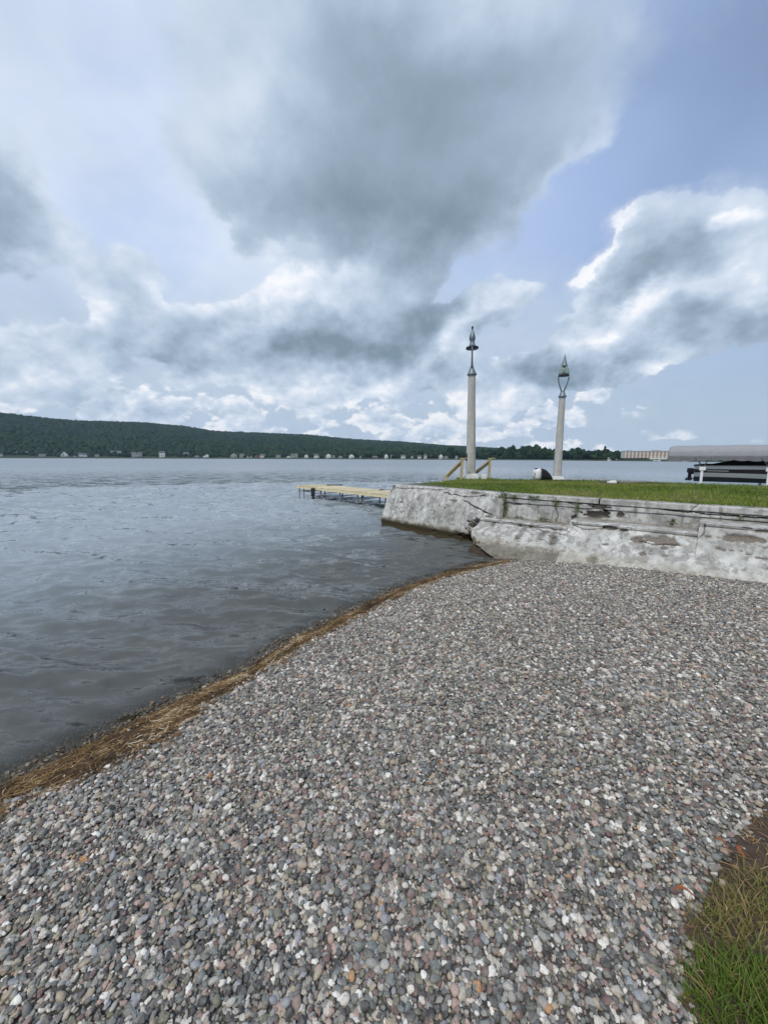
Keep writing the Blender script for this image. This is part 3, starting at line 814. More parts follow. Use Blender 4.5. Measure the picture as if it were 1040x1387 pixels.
# lawn bed on top of the wall
front_in = [P0 + nL * -0.05, P1 + nL * -0.05, P1 + dR * 10.5 + nR * -0.05]
poly = [tuple(p) for p in front_in] + [(34, 3)] + [tuple(p) for p in LAKE_EDGE[::-1][1:-1]]
mb = MB()
vs = [mb.bm.verts.new((p[0], p[1], TOP - 0.025)) for p in poly]
f = mb.bm.faces.new(vs)
bmesh.ops.triangulate(mb.bm, faces=[f])
LAWNBED = simple('lawn_soil', (0.06, 0.075, 0.025), 0.95, 0, 0.4, 5.0, 0.5)
lawn = mb.build('lawn', LAWNBED)
if lawn.data.polygons[0].normal.z < 0: lawn.data.flip_normals()
tag(lawn, kind='structure', label='mown lawn on top of the seawall')

def inside(poly, x, y):
    c = np.zeros(x.shape, bool)
    n = len(poly)
    for i in range(n):
        x0, y0 = poly[i]; x1, y1 = poly[(i + 1) % n]
        c ^= ((y0 > y) != (y1 > y)) & (x < (x1 - x0) * (y - y0) / (y1 - y0 + 1e-12) + x0)
    return c
def blades(name, x, y, z, h, w, lean, mat, tint, yaw=None, label=None, seg=2):
    n = len(x)
    yaw = rng.uniform(0, 2 * math.pi, n) if yaw is None else yaw
    ld = rng.uniform(0, 2 * math.pi, n)
    lx, ly = np.cos(ld) * lean * h, np.sin(ld) * lean * h
    cxy = np.stack([np.cos(yaw), np.sin(yaw)], -1) * (w / 2)[:, None]
    rows = []
    for k in range(seg + 1):
        t = k / seg
        ww = 1.0 if k == 0 else (1 - t) ** 0.6
        c = np.stack([x + lx * t ** 1.6, y + ly * t ** 1.6, z + h * t * (1 - 0.25 * lean * t)], -1)
        o = np.concatenate([cxy * max(ww, 0.06), np.zeros((n, 1))], -1)
        rows += [c - o, c + o]
    V = np.stack(rows, 1)
    per = 2 * (seg + 1)
    F = []
    for k in range(seg):
        F.append(np.arange(n)[:, None] * per + np.array([2 * k, 2 * k + 1, 2 * k + 3, 2 * k + 2])[None, :])
    F = np.stack(F, 1).reshape(-1, 4)
    o = link(name, fast_mesh(name, V.reshape(-1, 3), F, mat, True, attrs={'tint': np.repeat(tint, per)}))
    tag(o, kind='stuff', label=label)
    return o
GRASS = tinted('grass_blades', [(0.0, (0.075, 0.12, 0.016)), (0.35, (0.15, 0.22, 0.028)), (0.65, (0.22, 0.29, 0.045)), (0.85, (0.30, 0.32, 0.075)), (1.0, (0.30, 0.26, 0.11))], 0.7, trans=0.3)
gpts = []
N1 = 150000
x = rng.uniform(0.3, 16, N1); y = rng.uniform(1.5, 16.4, N1)
dist_front = np.minimum((x - P1[0]) * -nR[0] + (y - P1[1]) * -nR[1], 1e9)
dist_L = (x - P0[0]) * -nL[0] + (y - P0[1]) * -nL[1]
a_along = (x - P0[0]) * dL[0] + (y - P0[1]) * dL[1]
edge_n = fbm_np(x * 2.2, y * 2.2, seed=55, octs=3)
dl_min = 0.12 + 1.1 * np.clip(1 - a_along / 2.2, 0, 1) + 0.35 * edge_n
ok = inside(poly, x, y) & (np.where(a_along > LL, dist_front, np.minimum(dist_front + 0.4, dist_L)) > np.where(a_along > LL + 0.1, 0.10 + 0.16 * edge_n, dl_min))
ok &= (rng.uniform(0, 1, N1) < np.clip(9.5 / np.hypot(x, y), 0, 1) ** 1.3)
x, y = x[ok], y[ok]
hh = rng.uniform(0.035, 0.085, len(x)) * (0.75 + 0.6 * fbm_np(x * 1.3, y * 1.3, seed=8, octs=3))
tn = np.clip(0.50 + 1.7 * (fbm_np(x * 0.9, y * 0.9, seed=9, octs=4) - 0.5) + rng.normal(0, 0.16, len(x)), 0, 1)
blades('grass', x, y, np.full(len(x), TOP - 0.03), hh, rng.uniform(0.010, 0.02, len(x)), rng.uniform(0.1, 0.9, len(x)), GRASS, tn, label='short green lawn grass along the top of the seawall')

# ------------------------------------------------------------------ gravel
STONE_N = 6
def stone_mesh(seed):
    bm = bmesh.new()
    bmesh.ops.create_icosphere(bm, subdivisions=2, radius=0.5)
    P = np.array([v.co[:] for v in bm.verts])
    d = 0.75 + 0.5 * fbm_np(P[:, 0] * 2.3 + seed * 7, P[:, 1] * 2.3, P[:, 2] * 2.3, seed=seed, octs=2)
    r = np.random.default_rng(seed)
    for _ in range(4):                        # a few broken flats
        n = r.normal(size=3); n /= np.linalg.norm(n)
        h = P @ n
        d *= np.where(h > 0.30, 0.30 / np.maximum(h, 0.3) * 0.35 + 0.65, 1.0)
    for v, k in zip(bm.verts, d): v.co *= k
    me = bpy.data.meshes.new('pebble')
    bm.to_mesh(me); bm.free()
    me.polygons.foreach_set('use_smooth', np.ones(len(me.polygons), dtype=bool))
    me.materials.append(PEBBLE)
    return me

g = 0.0156
xs = np.arange(-4.2, 9.0, g); ys = np.arange(0.45, 8.6, g * 0.866)
px_, py_ = np.meshgrid(xs, ys)
px_ = px_ + (np.arange(len(ys)) % 2)[:, None] * g / 2
pxs = (px_ + rng.uniform(-0.36, 0.36, px_.shape) * g).ravel(); pys = (py_ + rng.uniform(-0.36, 0.36, px_.shape) * g).ravel()
keep = (pxs > -1.35 * pys - 0.45) & (pxs < 1.6 * pys + 0.9)
pxs, pys = pxs[keep], pys[keep]
s_, arc_ = shore_s(pxs, pys)
offR = (pxs - P1[0]) * nR[0] + (pys - P1[1]) * nR[1]
PATCH = [(1.20, -0.2), (0.98, 0.80), (0.985, 0.93), (1.00, 1.08), (1.14, 1.22), (1.19, 1.32), (1.38, 1.44), (1.62, 1.58), (1.98, 1.80), (2.8, 2.2), (3.6, 1.8), (3.0, -0.2)]
pn = 0.10 * (fbm_np(pxs * 7, pys * 7, seed=66, octs=3) - 0.5)
inpatch = inside(PATCH, pxs + pn + rng.normal(0, 0.022, len(pxs)), pys + pn + rng.normal(0, 0.022, len(pxs))) & (rng.uniform(0, 1, len(pxs)) > 0.015)
keep = (s_ > -0.55) & (offR > 1.02) & ~inpatch
keep &= (s_ > 0.0) | (rng.uniform(0, 1, len(s_)) < 0.75)
pxs, pys, s_ = pxs[keep], pys[keep], s_[keep]
n0 = len(pxs)
size = np.clip(rng.lognormal(math.log(0.0162), 0.40, n0), 0.008, 0.036)
size *= 0.85 + 0.35 * fbm_np(pxs * 1.5, pys * 1.5, seed=12, octs=2)
lay = np.zeros(n0)
top = rng.uniform(0, 1, n0) < 0.22            # stones lying on the others
lay[top] = rng.uniform(0.006, 0.015, top.sum())
pz = ground_z(pxs, pys) + lay + size * 0.08
eul = np.stack([rng.normal(0, 0.35, n0), rng.normal(0, 0.35, n0), rng.uniform(0, 6.283, n0)], -1)
scl = size[:, None] * np.stack([rng.uniform(0.95, 1.45, n0), rng.uniform(0.75, 1.05, n0), rng.uniform(0.5, 0.85, n0)], -1)
# the three hundred that show largest are stones of their own
cp, sp_ = math.cos(PITCH), math.sin(PITCH)
dep = cp * pys - sp_ * (pz - EYE)
vx = pxs / dep * FPX; vy = (sp_ * pys + cp * (pz - EYE)) / dep * FPX
infr = (np.abs(vx) < 505) & (vy > -682)
show = np.where(infr, size / dep * (1 + 0.5 * top), 0)
near = np.argsort(-show)[:300]
variants = [stone_mesh(50 + k) for k in range(STONE_N)]
for q, i in enumerate(near):
    o = bpy.data.objects.new('pebble', variants[q % STONE_N])
    C.objects.link(o)
    o.parent = ground
    o.location = (pxs[i], pys[i], pz[i]); o.rotation_euler = eul[i]; o.scale = scl[i]
rest = np.ones(n0, bool); rest[near] = False

def point_cloud(name, pos, eul, scl, var, build, mat, label):
    """one stuff object: points that geometry nodes dress with a few variants of a small solid"""
    n = len(pos)
    me = bpy.data.meshes.new(name)
    me.vertices.add(n); me.vertices.foreach_set('co', np.ascontiguousarray(pos, np.float32).ravel())
    for an, v in (('turn', eul), ('size', scl)):
        a = me.attributes.new(an, 'FLOAT_VECTOR', 'POINT'); a.data.foreach_set('vector', np.ascontiguousarray(v, np.float32).ravel())
    a = me.attributes.new('variant', 'INT', 'POINT'); a.data.foreach_set('value', np.ascontiguousarray(var, np.int32))
    me.update()
    o = link(name, me)
    t = bpy.data.node_groups.new(name, 'GeometryNodeTree')
    t.interface.new_socket(name='Geometry', in_out='INPUT', socket_type='NodeSocketGeometry')
    t.interface.new_socket(name='Geometry', in_out='OUTPUT', socket_type='NodeSocketGeometry')
    nd, lk = t.nodes, t.links
    gi = nd.new('NodeGroupInput'); go = nd.new('NodeGroupOutput')
    inst = nd.new('GeometryNodeInstanceOnPoints')
    g2i = nd.new('GeometryNodeGeometryToInstance')
    for k in reversed(range(6)):
        lk.new(build(nd, lk, k), g2i.inputs[0])
    sm = nd.new('GeometryNodeSetMaterial'); sm.inputs['Material'].default_value = mat
    lk.new(g2i.outputs[0], sm.inputs[0])
    lk.new(gi.outputs[0], inst.inputs['Points']); lk.new(sm.outputs[0], inst.inputs['Instance'])
    inst.inputs['Pick Instance'].default_value = True
    for an, dt, key in (('turn', 'FLOAT_VECTOR', 'Rotation'), ('size', 'FLOAT_VECTOR', 'Scale'), ('variant', 'INT', 'Instance Index')):
        na = nd.new('GeometryNodeInputNamedAttribute'); na.data_type = dt; na.inputs['Name'].default_value = an
        if key == 'Rotation':
            e2r = nd.new('FunctionNodeEulerToRotation'); lk.new(na.outputs['Attribute'], e2r.inputs[0]); lk.new(e2r.outputs[0], inst.inputs[key])
        else:
            lk.new(na.outputs['Attribute'], inst.inputs[key])
    lk.new(inst.outputs[0], go.inputs[0])
    md = o.modifiers.new('stuff', 'NODES'); md.node_group = t
    tag(o, kind='stuff', label=label)
    return o
def lump(nd, lk, seed, subdiv, noise_scale, amount, radius=0.5):
    ico = nd.new('GeometryNodeMeshIcoSphere'); ico.inputs['Radius'].default_value = radius; ico.inputs['Subdivisions'].default_value = subdiv
    nz = nd.new('ShaderNodeTexNoise'); nz.noise_dimensions = '4D'
    nz.inputs['Scale'].default_value = noise_scale; nz.inputs['Detail'].default_value = 2.0; nz.inputs['W'].default_value = seed * 5.37
    pos = nd.new('GeometryNodeInputPosition'); lk.new(pos.outputs[0], nz.inputs['Vector'])
    sb = nd.new('ShaderNodeMath'); sb.operation = 'SUBTRACT'; lk.new(nz.outputs[0], sb.inputs[0]); sb.inputs[1].default_value = 0.5
    ml = nd.new('ShaderNodeMath'); ml.operation = 'MULTIPLY'; lk.new(sb.outputs[0], ml.inputs[0]); ml.inputs[1].default_value = amount
    vs_ = nd.new('ShaderNodeVectorMath'); vs_.operation = 'SCALE'; lk.new(pos.outputs[0], vs_.inputs[0]); lk.new(ml.outputs[0], vs_.inputs['Scale'])
    st = nd.new('GeometryNodeSetPosition'); lk.new(ico.outputs[0], st.inputs[0]); lk.new(vs_.outputs[0], st.inputs['Offset'])
    sh = nd.new('GeometryNodeSetShadeSmooth'); lk.new(st.outputs[0], sh.inputs[0])
    return sh.outputs[0]
point_cloud('gravel', np.stack([pxs, pys, pz], -1)[rest], eul[rest], scl[rest], rng.integers(0, 6, rest.sum()),
            lambda nd, lk, k: lump(nd, lk, k, 3, 2.6, 2.0), PEBBLE, 'grey, white and rose lake gravel covering the beach')

# ------------------------------------------------------------------ drift line of dead reeds and weed
def strips(name, x, y, z, L, w, yaw, pitch, mat, tint, label):
    n = len(x)
    dx_, dy_, dz_ = np.cos(yaw) * np.cos(pitch) * L / 2, np.sin(yaw) * np.cos(pitch) * L / 2, np.sin(pitch) * L / 2
    sx, sy = -np.sin(yaw) * w / 2, np.cos(yaw) * w / 2
    sag = rng.uniform(-0.15, 0.15, n) * L
    rows = []
    for t in (-1, 0, 1):
        cx = x + dx_ * t + (sx / w * 2) * sag * (1 - t * t); cy = y + dy_ * t + (sy / w * 2) * sag * (1 - t * t); cz = z + dz_ * t + 0.004 * (1 - t * t)
        k = 1.0 if t == 0 else 0.5
        rows += [np.stack([cx - sx * k, cy - sy * k, cz], -1), np.stack([cx + sx * k, cy + sy * k, cz + w * 0.3], -1)]
    V = np.stack(rows, 1)
    F = np.stack([np.arange(n)[:, None] * 6 + np.array([0, 1, 3, 2]), np.arange(n)[:, None] * 6 + np.array([2, 3, 5, 4])], 1).reshape(-1, 4)
    o = link(name, fast_mesh(name, V.reshape(-1, 3), F, mat, False, attrs={'tint': np.repeat(tint, 6)}))
    tag(o, kind='stuff', label=label)
    return o
REED = tinted('dead_reeds', [(0.0, (0.035, 0.024, 0.013)), (0.25, (0.095, 0.055, 0.024)), (0.5, (0.19, 0.115, 0.048)), (0.75, (0.30, 0.195, 0.09)), (0.92, (0.44, 0.34, 0.20)), (1.0, (0.58, 0.49, 0.34))], 0.75)
seglen = np.linalg.norm(np.diff(SHORE, axis=0), axis=1)
cumS = np.concatenate([[0], np.cumsum(seglen)])
A0, A1 = cumS[3] + 1.2, cumS[16] - 0.1
def along(t):
    i = np.clip(np.searchsorted(cumS, t) - 1, 0, len(seglen) - 1)
    d = (SHORE[i + 1] - SHORE[i]) / seglen[i][:, None]
    return SHORE[i] + d * (t - cumS[i])[:, None], d
def wid_at(t):
    return np.interp(t, cumS[4:17], [0.30, 0.28, 0.34, 0.46, 0.46, 0.26, 0.18, 0.20, 0.20, 0.20, 0.18, 0.17, 0.12]) * (0.35 + 1.25 * fbm_np(t * 2.6, t * 0, seed=33, octs=5, gain=0.65))
NW = 56000
t = rng.uniform(A0, A1, NW)
p, d = along(t)
u = (t - A0) / (A1 - A0)
width = wid_at(t)
dens_w = rng.beta(1.3, 1.7, NW)
so = 0.03 + dens_w * (width + 0.04)
patch_k = fbm_np(t * 4.0, so * 14.0, seed=35, octs=3)
ok = (patch_k > 0.45) | (rng.uniform(0, 1, NW) < 0.16)
t, p, d, so, u, width = t[ok], p[ok], d[ok], so[ok], u[ok], width[ok]
n_ = len(t)
qx = p[:, 0] + d[:, 1] * so; qy = p[:, 1] - d[:, 0] * so
mound = 0.035 * np.sin(np.clip(so / np.maximum(width, 0.01), 0, 1) * math.pi)
tn = np.clip(0.44 + 1.5 * (fbm_np(t * 3.5, so * 20, seed=37, octs=3) - 0.5) + rng.normal(0, 0.25, n_) - 0.45 * sstep(-so, -0.10, -0.03), 0, 1)
strips('drift_weed', qx, qy, ground_z(qx, qy) + 0.012 + mound * rng.uniform(0.2, 1, n_), rng.lognormal(math.log(0.045), 0.6, n_), rng.uniform(0.002, 0.006, n_),
       np.arctan2(d[:, 1], d[:, 0]) + rng.normal(0, 0.85, n_), rng.normal(0, 0.16, n_), REED, tn, 'rust brown drift line of dead reeds between gravel and lake')
# matted rotting weed beneath it
gt = np.arange(A0, A1, 0.02); gu = np.linspace(-0.12, 1.05, 22)
T_, U_ = np.meshgrid(gt, gu)
p, d = along(gt)
wid = wid_at(gt) * 0.9 + 0.05
mx_ = p[None, :, 0] + d[None, :, 1] * wid[None] * U_; my_ = p[None, :, 1] - d[None, :, 0] * wid[None] * U_
mz_ = ground_z(mx_, my_) + 0.030 * np.sin(np.clip(U_, 0, 1) * math.pi) * (0.5 + fbm_np(T_ * 9, U_ * 5, seed=71, octs=3)) + 0.012 * (fbm_np(T_ * 40, U_ * 14, seed=72, octs=2) - 0.5) - 0.05 * sstep(U_, 0.8, 1.05) + 0.004
MAT = simple('rotting_weed', (0.075, 0.042, 0.016), 0.9, 0, 0.6, 40.0, 1.0)
tag(link('weed_mat', fast_mesh('weed_mat', np.stack([mx_, my_, mz_], -1), grid_faces(len(gu), len(gt)), MAT)), kind='stuff', label='dark rotting weed mat under the drift line')

# ------------------------------------------------------------------ turf and bare soil in the near right corner
gx_ = np.arange(0.86, 3.4, 0.012); gy_ = np.arange(-0.2, 2.2, 0.012)
SX, SY = np.meshgrid(gx_, gy_)
wobx = 0.10 * (fbm_np(SX * 7, SY * 7, seed=66, octs=3) - 0.5)
def patch_dist(x, y):
    best = np.full(x.shape, 1e9)
    for (ax, ay), (bx, by) in zip(PATCH, PATCH[1:] + PATCH[:1]):
        ex, ey = bx - ax, by - ay
        tt = np.clip(((x - ax) * ex + (y - ay) * ey) / (ex * ex + ey * ey), 0, 1)
        best = np.minimum(best, np.hypot(x - ax - tt * ex, y - ay - tt * ey))
    return np.where(inside(PATCH, x, y), best, -best)
pd = patch_dist(SX + wobx, SY + wobx)
SZ = ground_z(SX, SY) + 0.055 * sstep(pd, -0.02, 0.22) + 0.06 * (fbm_np(SX * 9, SY * 9, seed=67, octs=5, gain=0.65) - 0.5) - 0.05 * sstep(-pd, 0.0, 0.08)
soil = link('soil', fast_mesh('soil', np.stack([SX, SY, SZ], -1), grid_faces(len(gy_), len(gx_)), SOIL))
tag(soil, kind='structure', label='patch of bare dark soil beside the gravel')
def soil_z(x, y):
    i = np.clip(((y - gy_[0]) / 0.012).astype(int), 0, len(gy_) - 1); j = np.clip(((x - gx_[0]) / 0.012).astype(int), 0, len(gx_) - 1)
    return SZ[i, j]
NB = 42000
x = rng.uniform(0.9, 2.6, NB); y = rng.uniform(0.3, 1.85, NB)
pdv = patch_dist(x, y)
tuft = fbm_np(x * 5, y * 5, seed=81, octs=3)
green = sstep(1.22 - y + 0.35 * (fbm_np(x * 3, y * 3, seed=82, octs=2) - 0.5), -0.06, 0.14)
bare = sstep(y + 0.25 * (x - 1.3) + 0.3 * (tuft - 0.5), 1.46, 1.60)
bare = np.maximum(bare, 0.85 * (1 - sstep(np.hypot((x - 1.48) / 0.22, (y - 1.12) / 0.14) + 0.5 * (tuft - 0.5), 0.7, 1.0)))
keep_p = np.where(green > 0.5, 0.95, 0.62 * sstep(tuft, 0.42, 0.56)) * (1 - bare)
ok = (pdv > -0.02) & (rng.uniform(0, 1, NB) < keep_p) & (rng.uniform(0, 1, NB) < sstep(pdv, -0.05, 0.06) + 0.15)
x, y, green, pdv = x[ok], y[ok], green[ok], pdv[ok]
nb = len(x)
h = rng.uniform(0.05, 0.12, nb) * (0.65 + 0.35 * green) * (0.6 + 0.4 * sstep(pdv, 0, 0.1))
dry = rng.uniform(0, 1, nb)
tn = np.where(green > 0.4, 0.14 + 0.42 * dry + 0.35 * (rng.uniform(0, 1, nb) > 0.88), 0.40 + 0.55 * dry)
TURF = tinted('turf_blades', [(0.0, (0.05, 0.10, 0.014)), (0.3, (0.12, 0.215, 0.03)), (0.5, (0.19, 0.23, 0.05)), (0.65, (0.24, 0.215, 0.07)), (0.85, (0.34, 0.26, 0.115)), (1.0, (0.50, 0.41, 0.24))], 0.65, trans=0.3)
blades('turf_grass', x, y, soil_z(x, y) - 0.01, h, rng.uniform(0.003, 0.007, nb), rng.uniform(0.2, 1.15, nb), TURF, np.clip(tn, 0, 1), label='rough green and straw coloured grass at the edge of the gravel', seg=3)
NT = 2600
x = rng.uniform(0.95, 2.5, NT); y = rng.uniform(0.7, 1.9, NT)
ok = (patch_dist(x, y) > 0.0) & (fbm_np(x * 6, y * 6, seed=84, octs=3) > 0.45)
x, y = x[ok], y[ok]
strips('dead_straw', x, y, soil_z(x, y) + 0.008, rng.lognormal(math.log(0.05), 0.5, len(x)), rng.uniform(0.002, 0.0045, len(x)), rng.uniform(0, 6.28, len(x)), rng.normal(0, 0.2, len(x)), REED,
       np.clip(rng.normal(0.6, 0.25, len(x)), 0, 1), 'dead straw strewn over the bare soil')
LEAFY = simple('dry_orange_leaf', (0.50, 0.19, 0.07), 0.7, 0, 0.3, 30.0, 0.2)
def dry_leaf(px, py, L, yaw, label):
    p = at_z(px, py, 0.31)
    mb = MB(); n = 7
    rows = []
    for k in range(n):
        q = k / (n - 1); w = 0.006 * math.sin(math.pi * (0.12 + 0.85 * q)) + 0.002
        c = Vector(((q - 0.5) * L, 0.012 * math.sin(q * 4), 0.008 * math.sin(math.pi * q)))
        rows.append([mb.bm.verts.new(c + Vector((0, -w, 0.005))), mb.bm.verts.new(c + Vector((0, 0, 0))), mb.bm.verts.new(c + Vector((0, w, 0.005)))])
    for a, b_ in zip(rows, rows[1:]):
        mb.bm.faces.new((a[0], b_[0], b_[1], a[1])); mb.bm.faces.new((a[1], b_[1], b_[2], a[2]))
    r = bmesh.ops.solidify(mb.bm, geom=mb.bm.faces[:], thickness=0.0012)
    o = mb.build('dry_leaf', LEAFY, None, (p[0], p[1], p[2] + 0.025), True)
    o.rotation_euler = (0, 0, yaw)
    return tag(o, label, 'leaf', 'orange dry leaves by the turf')
dry_leaf(975, 1150, 0.055, -0.9, 'upper orange dry leaf lying on gravel just before the bare soil')
dry_leaf(1003, 1160, 0.055, 1.1, 'small orange dry leaf standing in the straw at the soil edge')
dry_leaf(925, 1217, 0.065, -0.15, 'orange dry leaf lying flat on gravel where the turf sticks out furthest')

# ------------------------------------------------------------------ weeds growing from the wall
WEED = tinted('weed_leaves', [(0.0, (0.03, 0.06, 0.015)), (0.5, (0.06, 0.12, 0.025)), (0.85, (0.11, 0.16, 0.04)), (1.0, (0.19, 0.17, 0.07))], 0.6, trans=0.25)
def weed(a, o, z, da, dz_, n, label, droop=0.5, leaf=0.03, do=0.05):
    base = wR(a, o, z).reshape(3)
    V, F, T = [], [], []
    rg = np.random.default_rng(int(a * 1000) + n)
    tang = np.array([dR[0], dR[1], 0]); outw = np.array([nR[0], nR[1], 0]); upv = np.array([0, 0, 1.0])
    stems = max(3, n // 9)
    for k in range(stems):                    # thin runners
        s0 = tang * rg.normal(0, da * 0.25); e0 = tang * rg.normal(0, da * 0.6) - upv * dz_ * rg.uniform(0.3, 1) * droop * 2 + outw * do * rg.uniform(0.2, 0.9)
        b0 = len(V)
        for q in (s0, (s0 + e0) / 2 + outw * 0.015, e0):
            V += [q - tang * 0.0025, q + tang * 0.0025]; T += [0.9, 0.9]
        F += [(b0, b0 + 1, b0 + 3, b0 + 2), (b0 + 2, b0 + 3, b0 + 5, b0 + 4)]
    for k in range(n):
        c = tang * rg.normal(0, da * 0.5) + upv * (rg.uniform(-1, 1) * dz_ * 0.5 - dz_ * (droop - 0.5)) + outw * rg.uniform(0.005, do)
        L = leaf * rg.uniform(0.5, 1.25)
        ax = rg.normal(size=3); ax[2] -= 0.3; ax /= np.linalg.norm(ax)
        sd_ = np.cross(ax, outw + rg.normal(0, 0.5, 3)); sd_ /= np.linalg.norm(sd_)
        nn_ = np.cross(ax, sd_)
        b0 = len(V)
        V += [c, c + ax * L * 0.5 + sd_ * L * 0.32 + nn_ * L * 0.08, c + ax * L, c + ax * L * 0.5 - sd_ * L * 0.32 + nn_ * L * 0.08]
        T += [rg.uniform(0, 1)] * 4
        F.append((b0, b0 + 1, b0 + 2, b0 + 3))
    o_ = link('wall_weed', fast_mesh('wall_weed', V, F, WEED, False, attrs={'tint': T}), None, base)
    return tag(o_, label, 'weed', 'weeds rooted in the seawall')
def wpx(px, py, off): return px_R(px, py, off)
a, z = wpx(681, 676, .03); weed(a, 0.05, z - 0.08, 0.17, 0.58, 420, 'tall dark weed filling the joint between end block and stepped wall', 0.5, 0.035)
a, z = wpx(697, 673, .03); weed(a, 0.03, z, 0.07, 0.10, 60, 'small green weed just past the big joint weed, under the wall top', 0.6)
a, z = wpx(724, 673, .03); weed(a, 0.03, z, 0.16, 0.09, 95, 'wide low weed trailing along the crack below the lawn', 0.6)
a, z = wpx(753, 679, .03); weed(a, 0.03, z, 0.06, 0.16, 75, 'narrow weed hanging from the crack over the upper wall face', 0.7)
a, z = wpx(782, 685, .03); weed(a, 0.03, z, 0.06, 0.18, 75, 'narrow weed hanging beside the broken hole in the wall', 0.7)
a, z = wpx(703, 701, .10); weed(a, 0.08, 0.69, 0.20, 0.06, 70, 'low olive weed at the back of the lowest ledge, nearer the end block', 0.4, 0.028)
a, z = wpx(736, 706, .10); weed(a, 0.08, 0.70, 0.17, 0.09, 100, 'bushy weed at the back of the lowest ledge, towards its open end', 0.4, 0.03)
a, z = wpx(909, 713, .12); weed(a, 0.09, 0.86, 0.06, 0.11, 60, 'single pale grassy weed standing on the middle ledge', 0.2, 0.035)
a, z = wpx(1004, 700, .03); weed(a, 0.04, z, 0.05, 0.05, 40, 'tiny weed in the wide open crack of the wall top', 0.5, 0.022)

# ------------------------------------------------------------------ lamp posts
GLASS, Ng, bg_, og_ = material('lamp_glass')
bg_.inputs['Base Color'].default_value = (0.42, 0.52, 0.47, 1); bg_.inputs['Roughness'].default_value = 0.12
bg_.inputs['Transmission Weight'].default_value = 0.55; bg_.inputs['IOR'].default_value = 1.2
def lamp_post(loc, lean, turn, bell, label):
    root = empty('lamp_post', loc)
    root.rotation_euler = (0, lean, 0)
    root.scale = (1, 1, 0.947)
    tag(root, label, 'lamp post', 'tall concrete lamp posts on the lake side')
    mb = MB(); mb.box(-0.27, 0.27, -0.27, 0.27, -0.25, 0.10, 0.015); mb.box(-0.23, 0.23, -0.23, 0.23, 0.10, 0.17, 0.02)
    mb.build('plinth', WHITE, root)
    mb = MB(); mb.lathe([(0.20, 0.16), (0.198, 0.3), (0.187, 0.9), (0.168, 2.2), (0.142, 4.22)], 8, phase=math.pi / 8)
    mb.build('shaft', POST, root)
    mb = MB(); mb.lathe([(0.145, 4.20), (0.185, 4.22), (0.19, 4.26), (0.165, 4.31), (0.135, 4.35), (0.115, 4.44), (0.075, 4.50)], 16)
    mb.build('collar', IRON, root, smooth=True)
    for sg in (-1, 1):                        # the two curved arms of the bracket
        mb = MB()
        pts = [(sg * (0.035 + 0.20 * math.sin(q * math.pi / 2) ** 1.25), 0, 4.44 + 0.83 * q) for q in np.linspace(0, 1, 10)]
        pts = [(x_ * math.cos(turn), x_ * math.sin(turn), z_) for x_, _, z_ in pts]
        mb.tube(pts, [0.048 - 0.016 * min(1, q * 2) for q in np.linspace(0, 1, 10)], 8)
        mb.build('bracket_arm', IRON, root, smooth=True)
    if not bell:
        mb = MB(); mb.lathe([(0.11, 4.40), (0.05, 4.60), (0.022, 4.78), (0.02, 5.26)], 10); mb.build('stem', IRON, root, smooth=True)
    mb = MB(); mb.lathe([(0.19, 5.25), (0.235, 5.26), (0.245, 5.29), (0.235, 5.33), (0.17, 5.345), (0.05, 5.345)], 24)
    mb.build('brim', DARKIRON, root, smooth=True)
    if bell:
        mb = MB(); mb.lathe([(0.236, 5.335), (0.244, 5.42), (0.236, 5.52), (0.205, 5.62), (0.16, 5.70), (0.12, 5.74)], 24)
        mb.build('glass_bell', GLASS, root, smooth=True)
        mb = MB(); mb.lathe([(0.05, 5.34), (0.06, 5.50), (0.09, 5.60), (0.05, 5.68)], 12); mb.build('lamp_core', IRON, root, smooth=True)
        mb = MB(); mb.lathe([(0.15, 5.69), (0.155, 5.73), (0.135, 5.79), (0.105, 5.90), (0.07, 6.04), (0.04, 6.17), (0.022, 6.27), (0.010, 6.33)], 16)
        mb.build('spire', IRON, root, smooth=True)
        mb = MB(); mb.tube([(-0.07, -0.13, 5.71), (-0.09, -0.2, 5.71)], 0.05, 10); mb.build('light_sensor', DARKIRON, root, smooth=True)
    else:
        mb = MB(); mb.lathe([(0.13, 5.34), (0.125, 5.40), (0.095, 5.47), (0.088, 5.56), (0.105, 5.60), (0.118, 5.66), (0.112, 5.74), (0.08, 5.84), (0.05, 5.93), (0.03, 5.99)], 16)
        mb.build('lamp_core', IRON, root, smooth=True)
        for q in range(4):
            mb = MB(); an = q * math.pi / 2 + 0.5
            mb.tube([(0.10 * math.cos(an), 0.10 * math.sin(an), 5.60), (0.125 * math.cos(an), 0.125 * math.sin(an), 5.66), (0.09 * math.cos(an), 0.09 * math.sin(an), 5.84)], 0.012, 6)
            mb.build('rib', DARKIRON, root, smooth=True)
        mb = MB(); mb.lathe([(0.022, 5.98), (0.018, 6.03), (0.038, 6.06), (0.042, 6.09), (0.03, 6.13), (0.006, 6.16)], 12); mb.build('finial', DARKIRON, root, smooth=True)
    return root
lp = lamp_post((3.50, 15.9, TOP + 0.02), R(-1.2), R(77.6), False, 'lamp post between the wooden handrails with a bare slim lantern over a flat dark brim')
mb = MB(); mb.box(-0.205, -0.165, -0.10, 0.02, 0.72, 1.02, 0.01); mb.build('access_cover', DARKIRON, lp)
lamp_post((8.62, 19.6, 0.98), R(0.2), -0.42, True, 'lamp post beside the black bag with a glass bell lantern on a lyre shaped bracket')
# low concrete pier that carries the second post
mb = MB(); mb.prism([(8.1, 18.6), (8.1, 20.6), (11.2, 19.8), (11.0, 17.4)], -1.2, 1.0)
pier = mb.build('concrete_pier', PIER)
tag(pier, 'low grey concrete pier in the lake behind the lawn', 'pier')

